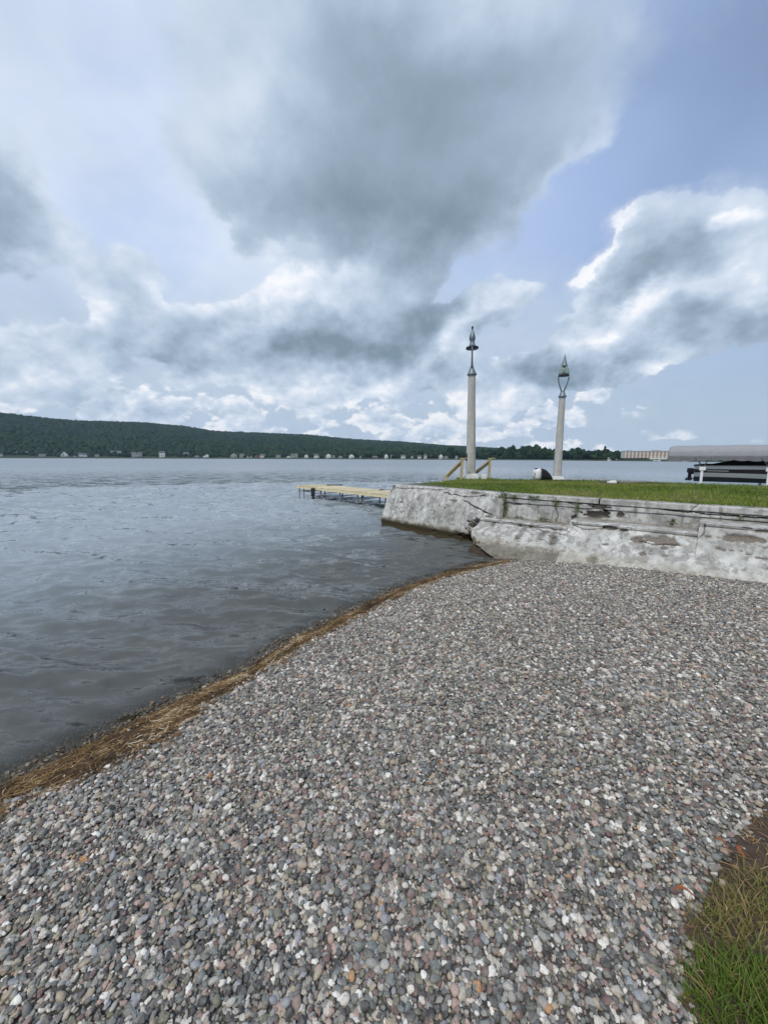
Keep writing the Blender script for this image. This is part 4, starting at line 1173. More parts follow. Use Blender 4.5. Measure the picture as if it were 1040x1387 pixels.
# ------------------------------------------------------------------ handrails of the steps down to the dock
def handrail(pt, pb, label):
    (xt, yt), (xb, yb) = pt, pb
    root = empty('handrail', (xt, yt, TOP - 0.02))
    tag(root, label, 'handrail', 'wooden handrails of the lake steps')
    dx_, dy_ = xb - xt, yb - yt
    MB().box(-0.045, 0.045, -0.045, 0.045, -0.25, 0.80, 0.004).build('post', WOOD, root)
    MB().box(dx_ - 0.045, dx_ + 0.045, dy_ - 0.045, dy_ + 0.045, -0.75, 0.17, 0.004).build('post', WOOD, root)
    e = 1.10
    MB().beam((0.05, 0.05 * dy_ / dx_, 0.80), (dx_ * e, dy_ * e, 0.80 - 0.63 * e), 0.14, 0.04).build('sloping_rail', WOOD, root)
    MB().beam((0.02, 0.05, 0.71), (dx_ * 1.0, dy_ * 1.0 + 0.05, 0.71 - 0.63), 0.04, 0.15).build('side_rail', WOOD, root)
    MB().box(-0.07, 0.22, -0.075, 0.075, 0.80, 0.835, 0.004).build('level_cap', WOOD, root)
    return root
handrail((3.02, 15.35), (2.45, 15.45), 'yellowed wooden handrail before the lamp post, its low end towards the dock')
handrail((4.42, 16.55), (3.75, 16.7), 'yellowed wooden handrail partly behind the lamp post, its low end hidden')
mb = MB()
steps = empty('lake_steps', (3.0, 16.2, 0)); tag(steps, 'concrete steps going down from the lamp post to the dock', 'steps')
for k in range(6):
    MB().box(-0.15 - 0.28 * (k + 1), -0.15 - 0.28 * k, -0.6, 0.6, -0.6, 1.10 - 0.17 * (k + 1)).build('step', PIER, steps)
MB().box(3.86, 4.06, 15.55, 15.75, TOP - 0.1, TOP + 0.16, 0.01).build('stone_block', WHITE)
tag(bpy.data.objects['stone_block'], 'small white block on the grass by the lamp post foot', 'block')

# ------------------------------------------------------------------ dock
dk0 = np.array([1.75, 13.65]); dk1 = np.array([-4.66, 20.75])
dD = (dk1 - dk0); DL = np.linalg.norm(dD); dD /= DL; dN = np.array([-dD[1], dD[0]]) * -1      # to the far side
dock = empty('dock', (dk0[0], dk0[1], 0), math.atan2(dD[1], dD[0]))
tag(dock, 'long pale yellow dock on thin pipe legs reaching out from the seawall corner', 'dock')
DW = 1.5
mb = MB()
nb_ = 60
for k in range(nb_):                          # boards across the deck, each with its gap
    x0 = DL * k / nb_; mb.box(x0 + 0.004, x0 + DL / nb_ - 0.004, -DW, 0, 0.545 + rng.uniform(0, 0.004), 0.575)
db = mb.build('deck_boards', DECK, dock); db['kind'] = 'stuff'
MB().box(0, DL, -0.05, 0.002, 0.44, 0.542).build('edge_beam', DECK, dock)
MB().box(0, DL, -DW, -DW + 0.05, 0.44, 0.542).build('edge_beam', DECK, dock)
for k, xq in enumerate([2.2, 4.05, 4.45, 5.75, 7.35, 8.95, 9.4]):
    for yq in (-0.1, -DW + 0.1):
        MB().tube([(xq, yq, -1.6), (xq, yq, 0.56 if k != 6 else 0.50)], 0.03, 8).build('leg', PIPE, dock, smooth=True)
    MB().tube([(xq, -0.1, 0.28), (xq, -DW + 0.1, 0.28)], 0.018, 6).build('cross_brace', PIPE, dock, smooth=True)
MB().tube([(0.6, -0.1, 0.12), (4.4, -0.1, 0.16)], 0.015, 6).build('brace', PIPE, dock, smooth=True)
MB().tube([(7.4, -0.1, 0.27), (9.5, -0.1, 0.30)], 0.015, 6).build('brace', PIPE, dock, smooth=True)
mb = MB(); mb.box(-0.09, 0.09, -0.08, 0.08, -0.20, 0.20, 0.02); mb.lathe([(0.05, -0.42), (0.07, -0.30), (0.05, -0.18)], 10)
fx, fy = dk0 + dD * 7.75 + dN * 0.10 * -1
fnd = mb.build('dock_fender', DARKIRON, None, (fx, fy, 0.34)); tag(fnd, 'dark fender hanging under the dock near its far end', 'fender')
mb = MB(); mb.tube([(-0.12, 0, 0.0), (-0.06, 0, 0.05), (0.06, 0, 0.05), (0.12, 0, 0)], 0.02, 8); mb.box(-0.03, 0.03, -0.03, 0.03, -0.01, 0.05)
cx_, cy_ = dk0 + dD * 4.1 + dN * 1.2
tag(mb.build('mooring_cleat', PIPE, None, (cx_, cy_, 0.585)), 'grey mooring cleat on the pale dock boards', 'cleat')
mb = MB(); mb.tube([(0, 0, 0.0), (0.3, 0.1, 0.015), (0.6, 0.0, 0.01), (0.8, 0.12, 0.01)], 0.03, 6)
cx_, cy_ = dk0 + dD * 8.3 + dN * 1.1
tag(mb.build('rope', PIPE, None, (cx_, cy_, 0.60), True), 'dark rope lying near the outer end of the dock', 'rope')

# ------------------------------------------------------------------ bag and boards on the lawn
def loft(mb, rings, cap=True):
    rs = [[mb.bm.verts.new(p) for p in r] for r in rings]
    n = len(rs[0])
    for a, b_ in zip(rs, rs[1:]):
        for k in range(n): mb.bm.faces.new((a[k], a[(k + 1) % n], b_[(k + 1) % n], b_[k]))
    if cap: mb.bm.faces.new(rs[0][::-1]); mb.bm.faces.new(rs[-1])
    return mb
def rounded(xp, hw, hh, zc, n=16, sq=0.55):
    out = []
    for k in range(n):
        an = 2 * math.pi * k / n
        c, s = math.cos(an), math.sin(an)
        out.append((xp, hw * math.copysign(abs(c) ** sq, c), max(0.0, zc + hh * math.copysign(abs(s) ** sq, s))))
    return out
bp = at_y(731, 650, 14.85)
bag = empty('bag', (bp[0] + 0.02, 14.8, TOP), R(8))
tag(bag, 'slumped black bag with a white end lying on the grass at the lawn edge', 'bag')
mb = MB(); loft(mb, [rounded(-0.10, 0.17, 0.21, 0.22), rounded(0.0, 0.19, 0.215, 0.215), rounded(0.12, 0.19, 0.19, 0.19), rounded(0.25, 0.17, 0.135, 0.135), rounded(0.36, 0.14, 0.07, 0.07), rounded(0.42, 0.09, 0.025, 0.025)])
mb.build('body', BLACKCLOTH, bag, smooth=True)
mb = MB(); loft(mb, [rounded(-0.30, 0.10, 0.14, 0.17), rounded(-0.28, 0.14, 0.18, 0.20), rounded(-0.20, 0.165, 0.205, 0.215), rounded(-0.098, 0.172, 0.212, 0.222)])
mb.build('white_end', WHITE, bag, smooth=True)
mb = MB(); mb.box(-0.26, -0.17, -0.06, 0.06, 0.385, 0.44, 0.015); mb.build('buckle', BLACKCLOTH, bag)
mb = MB(); mb.tube([(-0.26, -0.08, 0.36), (-0.305, -0.09, 0.22), (-0.30, -0.07, 0.06)], 0.014, 8); mb.build('strap', BLACKCLOTH, bag, smooth=True)
def flat(px0, py0, px1, py1, w, mat, label, h=0.05):
    a = at_z(px0, py0, TOP + 0.04); b_ = at_z(px1, py1, TOP + 0.04)
    mb = MB(); c = (a + b_) / 2
    mb.beam(a - c, b_ - c, w, h)
    return tag(mb.build('board', mat, None, c), label, 'board', 'boards lying on the lawn')
flat(811, 652.5, 838, 653.5, 0.14, PIPE, 'grey board on the lawn, the one nearer the lamp post')
flat(838, 652.6, 872, 652.2, 0.14, PIER, 'pale grey board on the lawn, the one nearer the boat')
mb = MB(); mb.box(-0.12, 0.12, -0.09, 0.09, 0, 0.08, 0.02); mb.box(-0.02, 0.14, -0.02, 0.08, 0.08, 0.10, 0.01)
p = at_z(828, 655, TOP)
tag(mb.build('plastic_scrap', WHITE, None, (p[0], p[1], TOP)), 'small white plastic scrap lying before the boards on the lawn', 'scrap')

# ------------------------------------------------------------------ covered boat on its lift
BX, BY, BA = 18.58, 23.58, R(-39)
HULLW = simple('pale_hull', (0.60, 0.585, 0.55), 0.35, 0, 0.06, 1.0, 0)
HULLD = simple('black_maroon_hull', (0.022, 0.009, 0.011), 0.3, 0, 0.2, 1.0, 0)
HULLG = simple('dark_green_bottom', (0.022, 0.032, 0.030), 0.5, 0, 0.2, 1.0, 0)
boat = empty('motor_boat', (BX, BY, 0.70), BA)
tag(boat, 'pale motor boat with a dark stripe under a black cover, raised on the lift', 'boat')
def hull_half(x, L=7.4):
    u = x / L
    return 1.22 * (0.92 + 0.08 * math.sin(min(1, u * 2) * math.pi / 2)) * (1 - max(0, (u - 0.5) / 0.5) ** 2.2)
stations = np.linspace(0, 7.35, 26)
def zlev(u, f):                               # height of a hull line along the boat: f 0 keel .. 1 gunwale
    keel = 0.02 + 0.45 * max(0, u - 0.72) ** 1.3 * 3
    gun = 0.95 + 0.08 * u
    return keel + (gun - keel) * f
def band(name, f0, f1, flare0, flare1, mat, waist=0.0):
    mb = MB()
    for sg in (-1, 1):
        rows = []
        for x in stations:
            u = x / 7.4; hb = hull_half(x) * 1.0
            k0 = f0 + waist * math.sin(u * 7.0 + 0.9) * 0.03; k1 = f1 + waist * math.sin(u * 7 + 2.2) * 0.02
            rows.append([mb.bm.verts.new((x, sg * hb * flare0, zlev(u, k0))), mb.bm.verts.new((x, sg * hb * (flare0 + flare1) / 2 + sg * 0.008, zlev(u, (k0 + k1) / 2))), mb.bm.verts.new((x, sg * hb * flare1, zlev(u, k1)))])
        for a, b_ in zip(rows, rows[1:]):
            for q in (0, 1): mb.bm.faces.new((a[q], b_[q], b_[q + 1], a[q + 1]))
        if sg == -1: first = rows[0]
        else:
            mb.bm.faces.new((first[0], rows[0][0], rows[0][1], first[1])); mb.bm.faces.new((first[1], rows[0][1], rows[0][2], first[2]))
    return mb.build(name, mat, boat, smooth=False)
band('hull_bottom', 0.0, 0.30, 0.12, 0.80, HULLG)
band('hull_side', 0.30, 0.58, 0.805, 0.93, HULLW, 1.0)
band('dark_stripe', 0.56, 0.80, 0.935, 0.985, HULLD, 1.0)
band('gunwale', 0.795, 1.0, 0.988, 1.0, HULLW)
mb = MB(); rings = []
for x in np.linspace(-0.05, 7.2, 18):
    u = max(0, x) / 7.4; hb = hull_half(max(0, x)) * 1.01
    hump = 0.10 + 0.42 * sstep(np.array(u), 0.0, 0.42) * (1 - 0.6 * sstep(np.array(u), 0.6, 1.0)) + 0.03 * math.sin(x * 5.1)
    rings.append([(x, hb * c_, zlev(u, 0.99) + float(hump) * max(0, 1 - abs(c_) ** 2.2) - 0.03) for c_ in (-1, -0.9, -0.6, -0.3, 0, 0.3, 0.6, 0.9, 1)])
rs = [[mb.bm.verts.new(p) for p in r] for r in rings]
for a, b_ in zip(rs, rs[1:]):
    for k in range(8): mb.bm.faces.new((a[k], b_[k], b_[k + 1], a[k + 1]))
mb.build('cover', BLACKCLOTH, boat, smooth=True)
for xq in (0.55, 5.6):
    MB().box(xq, xq + 0.95, -1.235, -1.205, 0.655, 0.695, 0.006).build('trim_strip', HULLW, boat)
mb = MB(); loft(mb, [rounded(-0.36, 0.10, 0.12, 0.66, 12), rounded(-0.25, 0.16, 0.17, 0.63, 12), rounded(-0.02, 0.2, 0.18, 0.60, 12)]); mb.box(-0.30, -0.12, -0.06, 0.06, 0.12, 0.55, 0.03); mb.box(-0.42, -0.08, -0.04, 0.04, 0.06, 0.14, 0.02)
mb.build('outboard_motor', HULLD, boat)
mb = MB(); mb.box(-0.38, 0.0, -0.9, -0.3, 0.18, 0.24, 0.02); mb.build('swim_step', HULLG, boat)

lift = empty('boat_lift', (BX, BY, 0), BA)
tag(lift, 'white posted boat lift with a long grey canvas canopy beside the lawn', 'boat lift')
for xq in (0.35, 3.05):
    for yq in (-1.75, 1.75):
        MB().box(xq - 0.06, xq + 0.06, yq - 0.06, yq + 0.06, -1.3, 1.55, 0.008).build('post', WHITE, lift)
        MB().box(xq - 0.13, xq + 0.15, yq - 0.10, yq + 0.10, 1.40, 1.60, 0.01).build('post_cap', WHITE, lift)
        MB().tube([(xq, yq, 1.58), (xq - 0.36 if xq < 1 else xq + 0.36, yq, 2.12)], 0.016, 8).build('canopy_strut', PIPE, lift, smooth=True)
        MB().tube([(xq, yq, 1.58), (xq + 0.36 if xq < 1 else xq - 0.36, yq, 2.12)], 0.016, 8).build('canopy_strut', PIPE, lift, smooth=True)
for yq in (-1.75, 1.75):
    MB().box(0.35, 3.05, yq - 0.05, yq + 0.05, 0.33, 0.45).build('beam', WHITE, lift)
for xq in (0.35, 3.05):
    MB().box(xq - 0.05, xq + 0.05, -1.75, 1.75, 0.34, 0.44).build('beam', WHITE, lift)
MB().box(-0.6, 0.35, -1.80, -1.70, 0.50, 0.62, 0.01).build('front_arm', DARKIRON, lift)
cx0, cx1 = -1.25, 6.6
mb = MB(); nx, ny = 60, 22
rows = []
for i in range(nx + 1):
    xq = cx0 + (cx1 - cx0) * i / nx
    endk = min(1.0, 0.45 + min(i, nx - i) / 3.0)
    row = []
    for j in range(ny + 1):
        an = math.pi * j / ny
        yy = -1.72 * math.copysign(abs(math.cos(an)) ** 0.7, math.cos(an))
        zz = 2.20 + 0.62 * math.sin(an) ** 0.6 * (0.75 + 0.25 * endk) + 0.012 * math.sin(xq * 2 * math.pi / 1.5) * math.sin(an)
        row.append(mb.bm.verts.new((xq, yy, zz)))
    rows.append(row)
for a, b_ in zip(rows, rows[1:]):
    for j in range(ny): mb.bm.faces.new((a[j], b_[j], b_[j + 1], a[j + 1]))
mb.bm.faces.new(rows[0]); mb.bm.faces.new(rows[-1][::-1])
mb.build('canopy', GREYCLOTH, lift, smooth=True)
def valance(y0, x0, x1, name='valance'):
    mb = MB(); prev = None
    n = 120
    for i in range(n + 1):
        xq = x0 + (x1 - x0) * i / n
        dip = 1.96 - 0.05 * abs(math.sin(xq * math.pi / 0.55)) + 0.03 * math.sin(xq * 1.3)
        w = 0.015 * math.sin(xq * 9)
        cur = [mb.bm.verts.new((xq, y0, 2.205)), mb.bm.verts.new((xq, y0 + w, 2.08)), mb.bm.verts.new((xq, y0 + 1.6 * w, dip))]
        if prev:
            for q in (0, 1): mb.bm.faces.new((prev[q], cur[q], cur[q + 1], prev[q + 1]))
        prev = cur
    bmesh.ops.solidify(mb.bm, geom=mb.bm.faces[:], thickness=0.004)
    return mb.build(name, GREYCLOTH, lift, smooth=True)
valance(-1.725, cx0, cx1); valance(1.725, cx0, cx1)
for xe in (cx0, cx1):
    MB().box(xe - 0.006, xe + 0.006, -1.72, 1.72, 1.97, 2.21).build('valance', GREYCLOTH, lift)
for yq in (-1.70, 1.70):
    MB().tube([(cx0, yq, 2.19), (cx1, yq, 2.19)], 0.025, 8).build('canopy_rail', PIPE, lift, smooth=True)
# second lift further along, of which the dark canopy shows above the grey one
c2 = empty('boat_lift', (28.9, 31.0, 0), R(-40))
tag(c2, 'dark canopied boat lift further off, its roof showing above the grey canopy', 'boat lift')
NAVY = simple('dark_navy_canvas', (0.035, 0.042, 0.05), 0.8, 0, 0.2, 3, 0.1)
mb = MB(); rows = []
for i in range(25):
    xq = 9.0 * i / 24; row = []
    for j in range(13):
        an = math.pi * j / 12
        row.append(mb.bm.verts.new((xq, -1.7 * math.cos(an), 2.75 + 0.55 * math.sin(an) ** 0.8 * min(1, 0.25 + i / 4))))
    rows.append(row)
for a, b_ in zip(rows, rows[1:]):
    for j in range(12): mb.bm.faces.new((a[j], b_[j], b_[j + 1], a[j + 1]))
mb.bm.faces.new(rows[0]); mb.bm.faces.new(rows[-1][::-1])
mb.build('canopy', NAVY, c2, smooth=True)
for xq in (1.5, 7.0):
    for yq in (-1.6, 1.6):
        MB().box(xq - 0.06, xq + 0.06, yq - 0.06, yq + 0.06, -1.5, 2.95).build('post', WHITE, c2)
MB().box(1.0, 2.2, -1.78, -1.735, 2.95, 3.05).build('pale_patch', WHITE, c2)

# ------------------------------------------------------------------ far shore: hills, woods, houses, hotel
SKYLINE = [(-400, 545), (-200, 548), (0, 559), (60, 566), (110, 570), (190, 572), (250, 577), (290, 584), (350, 586), (420, 589), (480, 595), (540, 598), (600, 603), (660, 606.5), (720, 610.5), (800, 613), (860, 615.5), (960, 617), (1300, 621)]
SK = [az_el(*p) for p in SKYLINE]
sk_az = np.array([s[0] for s in SK]); sk_el = np.array([s[1] for s in SK])
dist_az = np.radians([-75, -44, -20, 0, 12, 25, 33, 45, 75]); dist_m = np.array([1350, 1300, 1150, 950, 850, 700, 560, 480, 420.])
def shore_d(az): return np.interp(az, dist_az, dist_m)
def ridge_d(az): return shore_d(az) + np.interp(az, np.radians([-45, 0, 15, 45]), [800, 1300, 1500, 900])
def hill_z(az, t):
    ze = EYE + ridge_d(az) * np.tan(np.interp(az, sk_az, sk_el)) - 9.0
    lump_ = 1 + 0.22 * (fbm_np(az * 14, t * 2.2, seed=90, octs=4) - 0.5) * np.sin(np.clip(t, 0, 1) * math.pi)
    prof = np.where(t < 1, np.clip(0.012 + t, 0, 1) ** 0.9 * lump_, 1 - 0.35 * (t - 1))
    return np.where(t < 0, -3.0, np.maximum(ze, 3) * prof + 1.0)
hz_a = np.radians(np.linspace(-78, 80, 320)); hz_t = np.concatenate([[-0.02, 0.0], np.linspace(0.02, 1.0, 26), [1.2, 1.6]])
HA, HT = np.meshgrid(hz_a, hz_t)
HD = shore_d(HA) + HT * (ridge_d(HA) - shore_d(HA))
HZ = hill_z(HA, HT)
HILL = simple('wooded_ground', (0.03, 0.048, 0.02), 0.95, 0, 0.3, 0.02, 0)
tag(link('hills', fast_mesh('hills', np.stack([HD * np.sin(HA), HD * np.cos(HA), HZ], -1), grid_faces(len(hz_t), len(hz_a)), HILL)), kind='structure', label='long wooded hills on the far shore')

def crown_material(name, stops):
    m, N, b, o = material(name)
    rnd = N.new('ShaderNodeObjectInfo').outputs['Random']
    pos = N.new('ShaderNodeNewGeometry').outputs['Position']
    big = N.noise(pos, 0.012, 4.0, 0.6)
    f = N.math('ADD', N.math('MULTIPLY', rnd, 0.5), N.math('MULTIPLY', big, 0.5))
    c = N.ramp(f, stops)
    det = N.noise(pos, 0.6, 4.0, 0.7)
    c = N.mix(1.0, c, N.ramp(det, [(0.3, (0.78, 0.78, 0.78)), (0.7, (1.18, 1.18, 1.15))]), 'MULTIPLY')
    N.put(b.inputs['Base Color'], c)
    b.inputs['Roughness'].default_value = 0.9
    b.inputs['Specular IOR Level'].default_value = 0.1
    bump(N, b, det, 1.0, 1.5)
    return m
WOODS = crown_material('wood_foliage', [(0.25, (0.010, 0.026, 0.019)), (0.5, (0.019, 0.043, 0.024)), (0.75, (0.038, 0.068, 0.030))])
NF = 42000
faz = rng.uniform(math.radians(-62), math.radians(62), NF); ftt = rng.uniform(0, 1, NF) ** 0.8 * 1.04
fd = shore_d(faz) + ftt * (ridge_d(faz) - shore_d(faz))
fz = hill_z(faz, ftt)
fpx = CX + FPX * np.tan(faz)
clear_f = ~((fpx > 828) & (fpx < 930) & (ftt < 0.25))
faz, ftt, fd, fz = faz[clear_f], ftt[clear_f], fd[clear_f], fz[clear_f]; NF = len(faz)
fsz = rng.uniform(6.5, 12.5, NF)
fpos = np.stack([fd * np.sin(faz), fd * np.cos(faz), fz + fsz * 0.30], -1)
point_cloud('forest', fpos, np.stack([rng.normal(0, .2, NF), rng.normal(0, .2, NF), rng.uniform(0, 6.28, NF)], -1), fsz[:, None] * np.stack([rng.uniform(.85, 1.15, NF), rng.uniform(.85, 1.15, NF), rng.uniform(0.8, 1.35, NF)], -1),
            rng.integers(0, 6, NF), lambda nd, lk, k: lump(nd, lk, k + 11, 3, 3.2, 1.1), WOODS, 'dense green forest covering the far hills')
# belt of shore trees below the hills; taller and nearer towards the right
NS = 6500
saz = rng.uniform(math.radians(-60), math.radians(58), NS)
pxq = CX + FPX * np.tan(saz)
hgt = np.interp(pxq, [-400, 300, 440, 540, 640, 690, 720, 790, 850, 960, 1300], [10, 12, 15, 19, 17, 21, 19, 13, 9, 7, 6]) * (0.65 + 0.7 * fbm_np(saz * 90, saz * 0, seed=95, octs=3)) * rng.uniform(0.75, 1.15, NS)
back = rng.uniform(8, 70, NS)
sdist = shore_d(saz) + back
hot = (pxq > 832) & (pxq < 930)
sdist = np.where(hot, sdist + 70, sdist); hgt = np.where(hot, hgt * 0.8, hgt)
lob = rng.uniform(0.25, 1.0, NS)
ssz = hgt * rng.uniform(0.38, 0.6, NS)
szz = 1.5 + (hgt - ssz * 0.45) * lob
spos = np.stack([sdist * np.sin(saz), sdist * np.cos(saz), szz], -1)
point_cloud('shore_woods', spos, np.stack([rng.normal(0, .2, NS), rng.normal(0, .2, NS), rng.uniform(0, 6.28, NS)], -1), ssz[:, None] * np.stack([np.ones(NS), np.ones(NS), rng.uniform(0.9, 1.3, NS)], -1),
            rng.integers(0, 6, NS), lambda nd, lk, k: lump(nd, lk, k + 23, 4, 4.5, 1.3), WOODS, 'belt of trees along the far waterline')
BARK = simple('bark', (0.09, 0.075, 0.06), 0.9, 0, 0.3, 1.0, 0)
LEAFCROWN = tinted('crown_leaves', [(0.0, (0.022, 0.045, 0.02)), (0.5, (0.036, 0.07, 0.027)), (1.0, (0.062, 0.10, 0.036))], 0.9, trans=0.15)
def far_tree(px, py_top, width, label, pointed=False, n=700):
    azm = az_el(px, 620)[0]; D = shore_d(np.array(azm)) + 12
    D = float(D); x0, y0 = D * math.sin(azm), D * math.cos(azm)
    Hh = EYE + math.hypot(x0, y0) * math.tan(az_el(px, py_top)[1]) - 0.8
    root = empty('tree', (x0, y0, 0.8))
    tag(root, label, 'tree', 'single trees of the far shore')
    mb = MB(); mb.tube([(0, 0, -1), (0.2, 0, Hh * 0.35), (0, 0.1, Hh * 0.75)], [0.5, 0.35, 0.12], 8)
    for q in range(4):
        an = q * 1.57 + 0.4; mb.tube([(0, 0, Hh * (0.3 + 0.1 * q)), (math.cos(an) * width * 0.3, math.sin(an) * width * 0.3, Hh * (0.45 + 0.1 * q))], [0.18, 0.06], 6)
    mb.build('trunk', BARK, root)
    rg = np.random.default_rng(int(px))
    k = rg.uniform(0.12, 1.0, n)
    rad = width / 2 * (np.sqrt(np.clip(1 - k, 0.02, 1)) * 1.05 if pointed else np.sin(np.clip(k * 0.92 + 0.12, 0, 1) * math.pi) ** 0.55)
    an = rg.uniform(0, 6.283, n); rr_ = rad * np.sqrt(rg.uniform(0.25, 1, n)) * (0.8 + 0.4 * vnoise(an * 1.6, k * 5, seed=int(px)))
    c = np.stack([rr_ * np.cos(an), rr_ * np.sin(an), k * Hh], -1)
    L = rg.uniform(0.5, 1.3, n)[:, None] * width / 9
    u1 = rg.normal(size=(n, 3)); u1 /= np.linalg.norm(u1, axis=1)[:, None]
    u2 = np.cross(u1, rg.normal(size=(n, 3))); u2 /= np.linalg.norm(u2, axis=1)[:, None]
    V = np.stack([c - u1 * L, c + u2 * L * 0.7, c + u1 * L, c - u2 * L * 0.7], 1).reshape(-1, 3)
    F = np.arange(4 * n).reshape(-1, 4)
    link('crown', fast_mesh('crown', V, F, LEAFCROWN, False, attrs={'tint': np.repeat(rg.uniform(0, 1, n), 4)}), root)
far_tree(694, 603, 15, 'round tree topping the far treeline, first to the right of the tall lamp post')
far_tree(712, 604.5, 17, 'broad tree on the far treeline between the two lamp posts, wider than its neighbour')
far_tree(737, 606, 14, 'round tree on the far treeline just before the lamp post with the glass bell')
far_tree(818, 604.5, 7, 'slim pointed tree on the far shore left of the pink hotel', True, 400)
far_tree(836, 610.5, 9, 'low round tree against the end of the pink hotel')

HWALL = simple('white_siding', (0.70, 0.70, 0.68), 0.7, 0, 0.05, 1.0, 0)
HGREY = simple('grey_siding', (0.36, 0.37, 0.37), 0.7, 0, 0.05, 1.0, 0)
HROOF = simple('grey_shingles', (0.13, 0.13, 0.135), 0.85, 0, 0.2, 1.0, 0)
HDARK = simple('dark_window', (0.03, 0.035, 0.04), 0.2, 0, 0.1, 1.0, 0)
HRED = simple('red_brown_siding', (0.20, 0.10, 0.08), 0.7, 0, 0.1, 1.0, 0)
def house(px, wpx_, hpx, mat, label, group, rise=0.0, roofh=0.4, gable=False):
    azm = az_el(px, 620)[0]; D = float(shore_d(np.array(azm))) - 1.5 + (18 if rise else 0)
    x0, y0 = D * math.sin(azm), D * math.cos(azm)
    sc = math.hypot(x0, y0) / FPX * math.cos(azm) ** 1.0
    w, h = wpx_ * sc, hpx * sc
    root = empty('house', (x0, y0, 0.4 + rise * sc), -azm)
    tag(root, label, 'house', group)
    hw = h * (1 - roofh); dp = max(7.0, w * 0.7)
    MB().box(-w / 2, w / 2, 0, dp, -2 - rise * sc, hw).build('wall', mat, root)
    mb = MB(); e = 0.4
    if gable: a = [(-w / 2 - e, -e, hw), (w / 2 + e, -e, hw), (0, -e, h)]; b_ = [(-w / 2 - e, dp + e, hw), (w / 2 + e, dp + e, hw), (0, dp + e, h)]
    else: a = [(-w / 2 - e, -e, hw), (-w / 2 - e, dp + e, hw), (-w / 2 - e, dp / 2, h)]; b_ = [(w / 2 + e, -e, hw), (w / 2 + e, dp + e, hw), (w / 2 + e, dp / 2, h)]
    va = [mb.bm.verts.new(p) for p in a]; vb = [mb.bm.verts.new(p) for p in b_]
    mb.bm.faces.new(va); mb.bm.faces.new(vb[::-1])
    for q in range(3): mb.bm.faces.new((va[q], va[(q + 1) % 3], vb[(q + 1) % 3], vb[q]))
    mb.build('roof', mat if gable else HROOF, root)
    nwin = max(2, int(w / 3.5))
    for q in range(nwin):
        xx = -w / 2 + w * (q + 0.5) / nwin
        MB().box(xx - 0.7, xx + 0.7, -0.06, 0.02, hw * 0.35, hw * 0.75).build('window', HDARK, root)
    return root
G1 = 'white lake houses at the foot of the far hills'
house(2, 4, 6, HWALL, 'white house cut by the picture edge below the highest hill', G1)
house(31, 12, 5, HGREY, 'wide grey house set a little up the slope below the highest hill', G1, 4)
house(58, 7, 5.5, HGREY, 'grey house second inward from the picture edge on the far shore', G1)
house(88, 8, 8.5, HWALL, 'tall white gabled house standing right at the far waterline', G1, 0, 0.55, True)
house(103, 4, 3.5, HWALL, 'tiny white boathouse just right of the tall white gabled house', G1)
house(110, 4.5, 7, HWALL, 'narrow left house of the touching white pair on the far shore', G1)
house(116, 4.5, 6.5, HWALL, 'narrow right house of the touching white pair on the far shore', G1)
house(132, 5, 5, HGREY, 'small grey cottage right of the touching white pair', G1)
house(158, 12, 6, HWALL, 'wide bright white house standing highest above the far waterline', G1, 4)
house(186, 12, 8, HGREY, 'grey broad roofed house right of the bright white one', G1)
house(220, 7, 9.5, HWALL, 'tallest white house of the far shore, narrow and upright', G1, 0, 0.3)
house(242, 8, 5, HWALL, 'white left house of the pair with low wide roofs', G1, 2)
house(252.5, 7, 6, HWALL, 'white right house of the pair with low wide roofs', G1, 2)
house(267, 5, 4, HGREY, 'small low grey boathouse at the far waterline', G1)
house(281, 11, 5.5, HWALL, 'white house with a wide gable at the waterline below the ridge step', G1, 0, 0.6, True)
G2 = 'small cottages along the middle of the far shore'
COTTAGES = [(317, 8, 7, HGREY), (328, 6, 6.5, HGREY), (338, 6, 5, HWALL), (348, 6, 5, HRED), (356, 7, 6, HWALL), (377, 6, 5, HGREY), (391, 5, 4, HWALL), (397, 6, 6.5, HGREY),
                                   (402, 3, 7, HGREY), (415, 5, 6, HWALL), (430, 9, 6.5, HWALL), (437, 5, 4.5, HRED), (445, 7, 7, HWALL), (452, 3, 5, HGREY), (461, 5, 4, HGREY), (476, 7, 6.5, HWALL), (489, 4, 4, HGREY), (508, 7, 4, HRED), (523, 5, 7, HWALL), (531, 4, 6, HGREY),
                                   (546, 6, 6, HWALL), (558, 4, 4.5, HGREY), (568, 5, 5, HWALL), (576, 4, 6.5, HWALL), (597, 5, 7, HWALL), (604, 5, 4.5, HGREY), (618, 3, 5, HWALL)]
def cottage_side(px): return 'above the open water left of the dock' if px < 400 else ('behind the dock' if px < 530 else 'between dock and lamp post')
HUE = {HWALL: 'white', HGREY: 'grey', HRED: 'reddish'}
ORD = ['first', 'second', 'third', 'fourth', 'fifth', 'sixth', 'seventh']
NUM = ['', 'only', 'two', 'three', 'four', 'five', 'six', 'seven']
for q, (px, w, h, mat) in enumerate(COTTAGES):
    side = cottage_side(px)
    same = [c[0] for c in COTTAGES if c[3] is mat and cottage_side(c[0]) == side]
    k = same.index(px)
    text = ('only %s little cottage on the far shore %s' % (HUE[mat], side)) if len(same) == 1 else ('%s from the left of %s %s cottages %s' % (ORD[k], NUM[len(same)], HUE[mat], side))
    house(px, w, h, mat, text, G2 + ' ' + side, 0, 0.4, q % 3 == 0)
house(829, 11, 4.5, HWALL, 'low white building on the far shore left of the pink hotel', None, 0, 0.5)

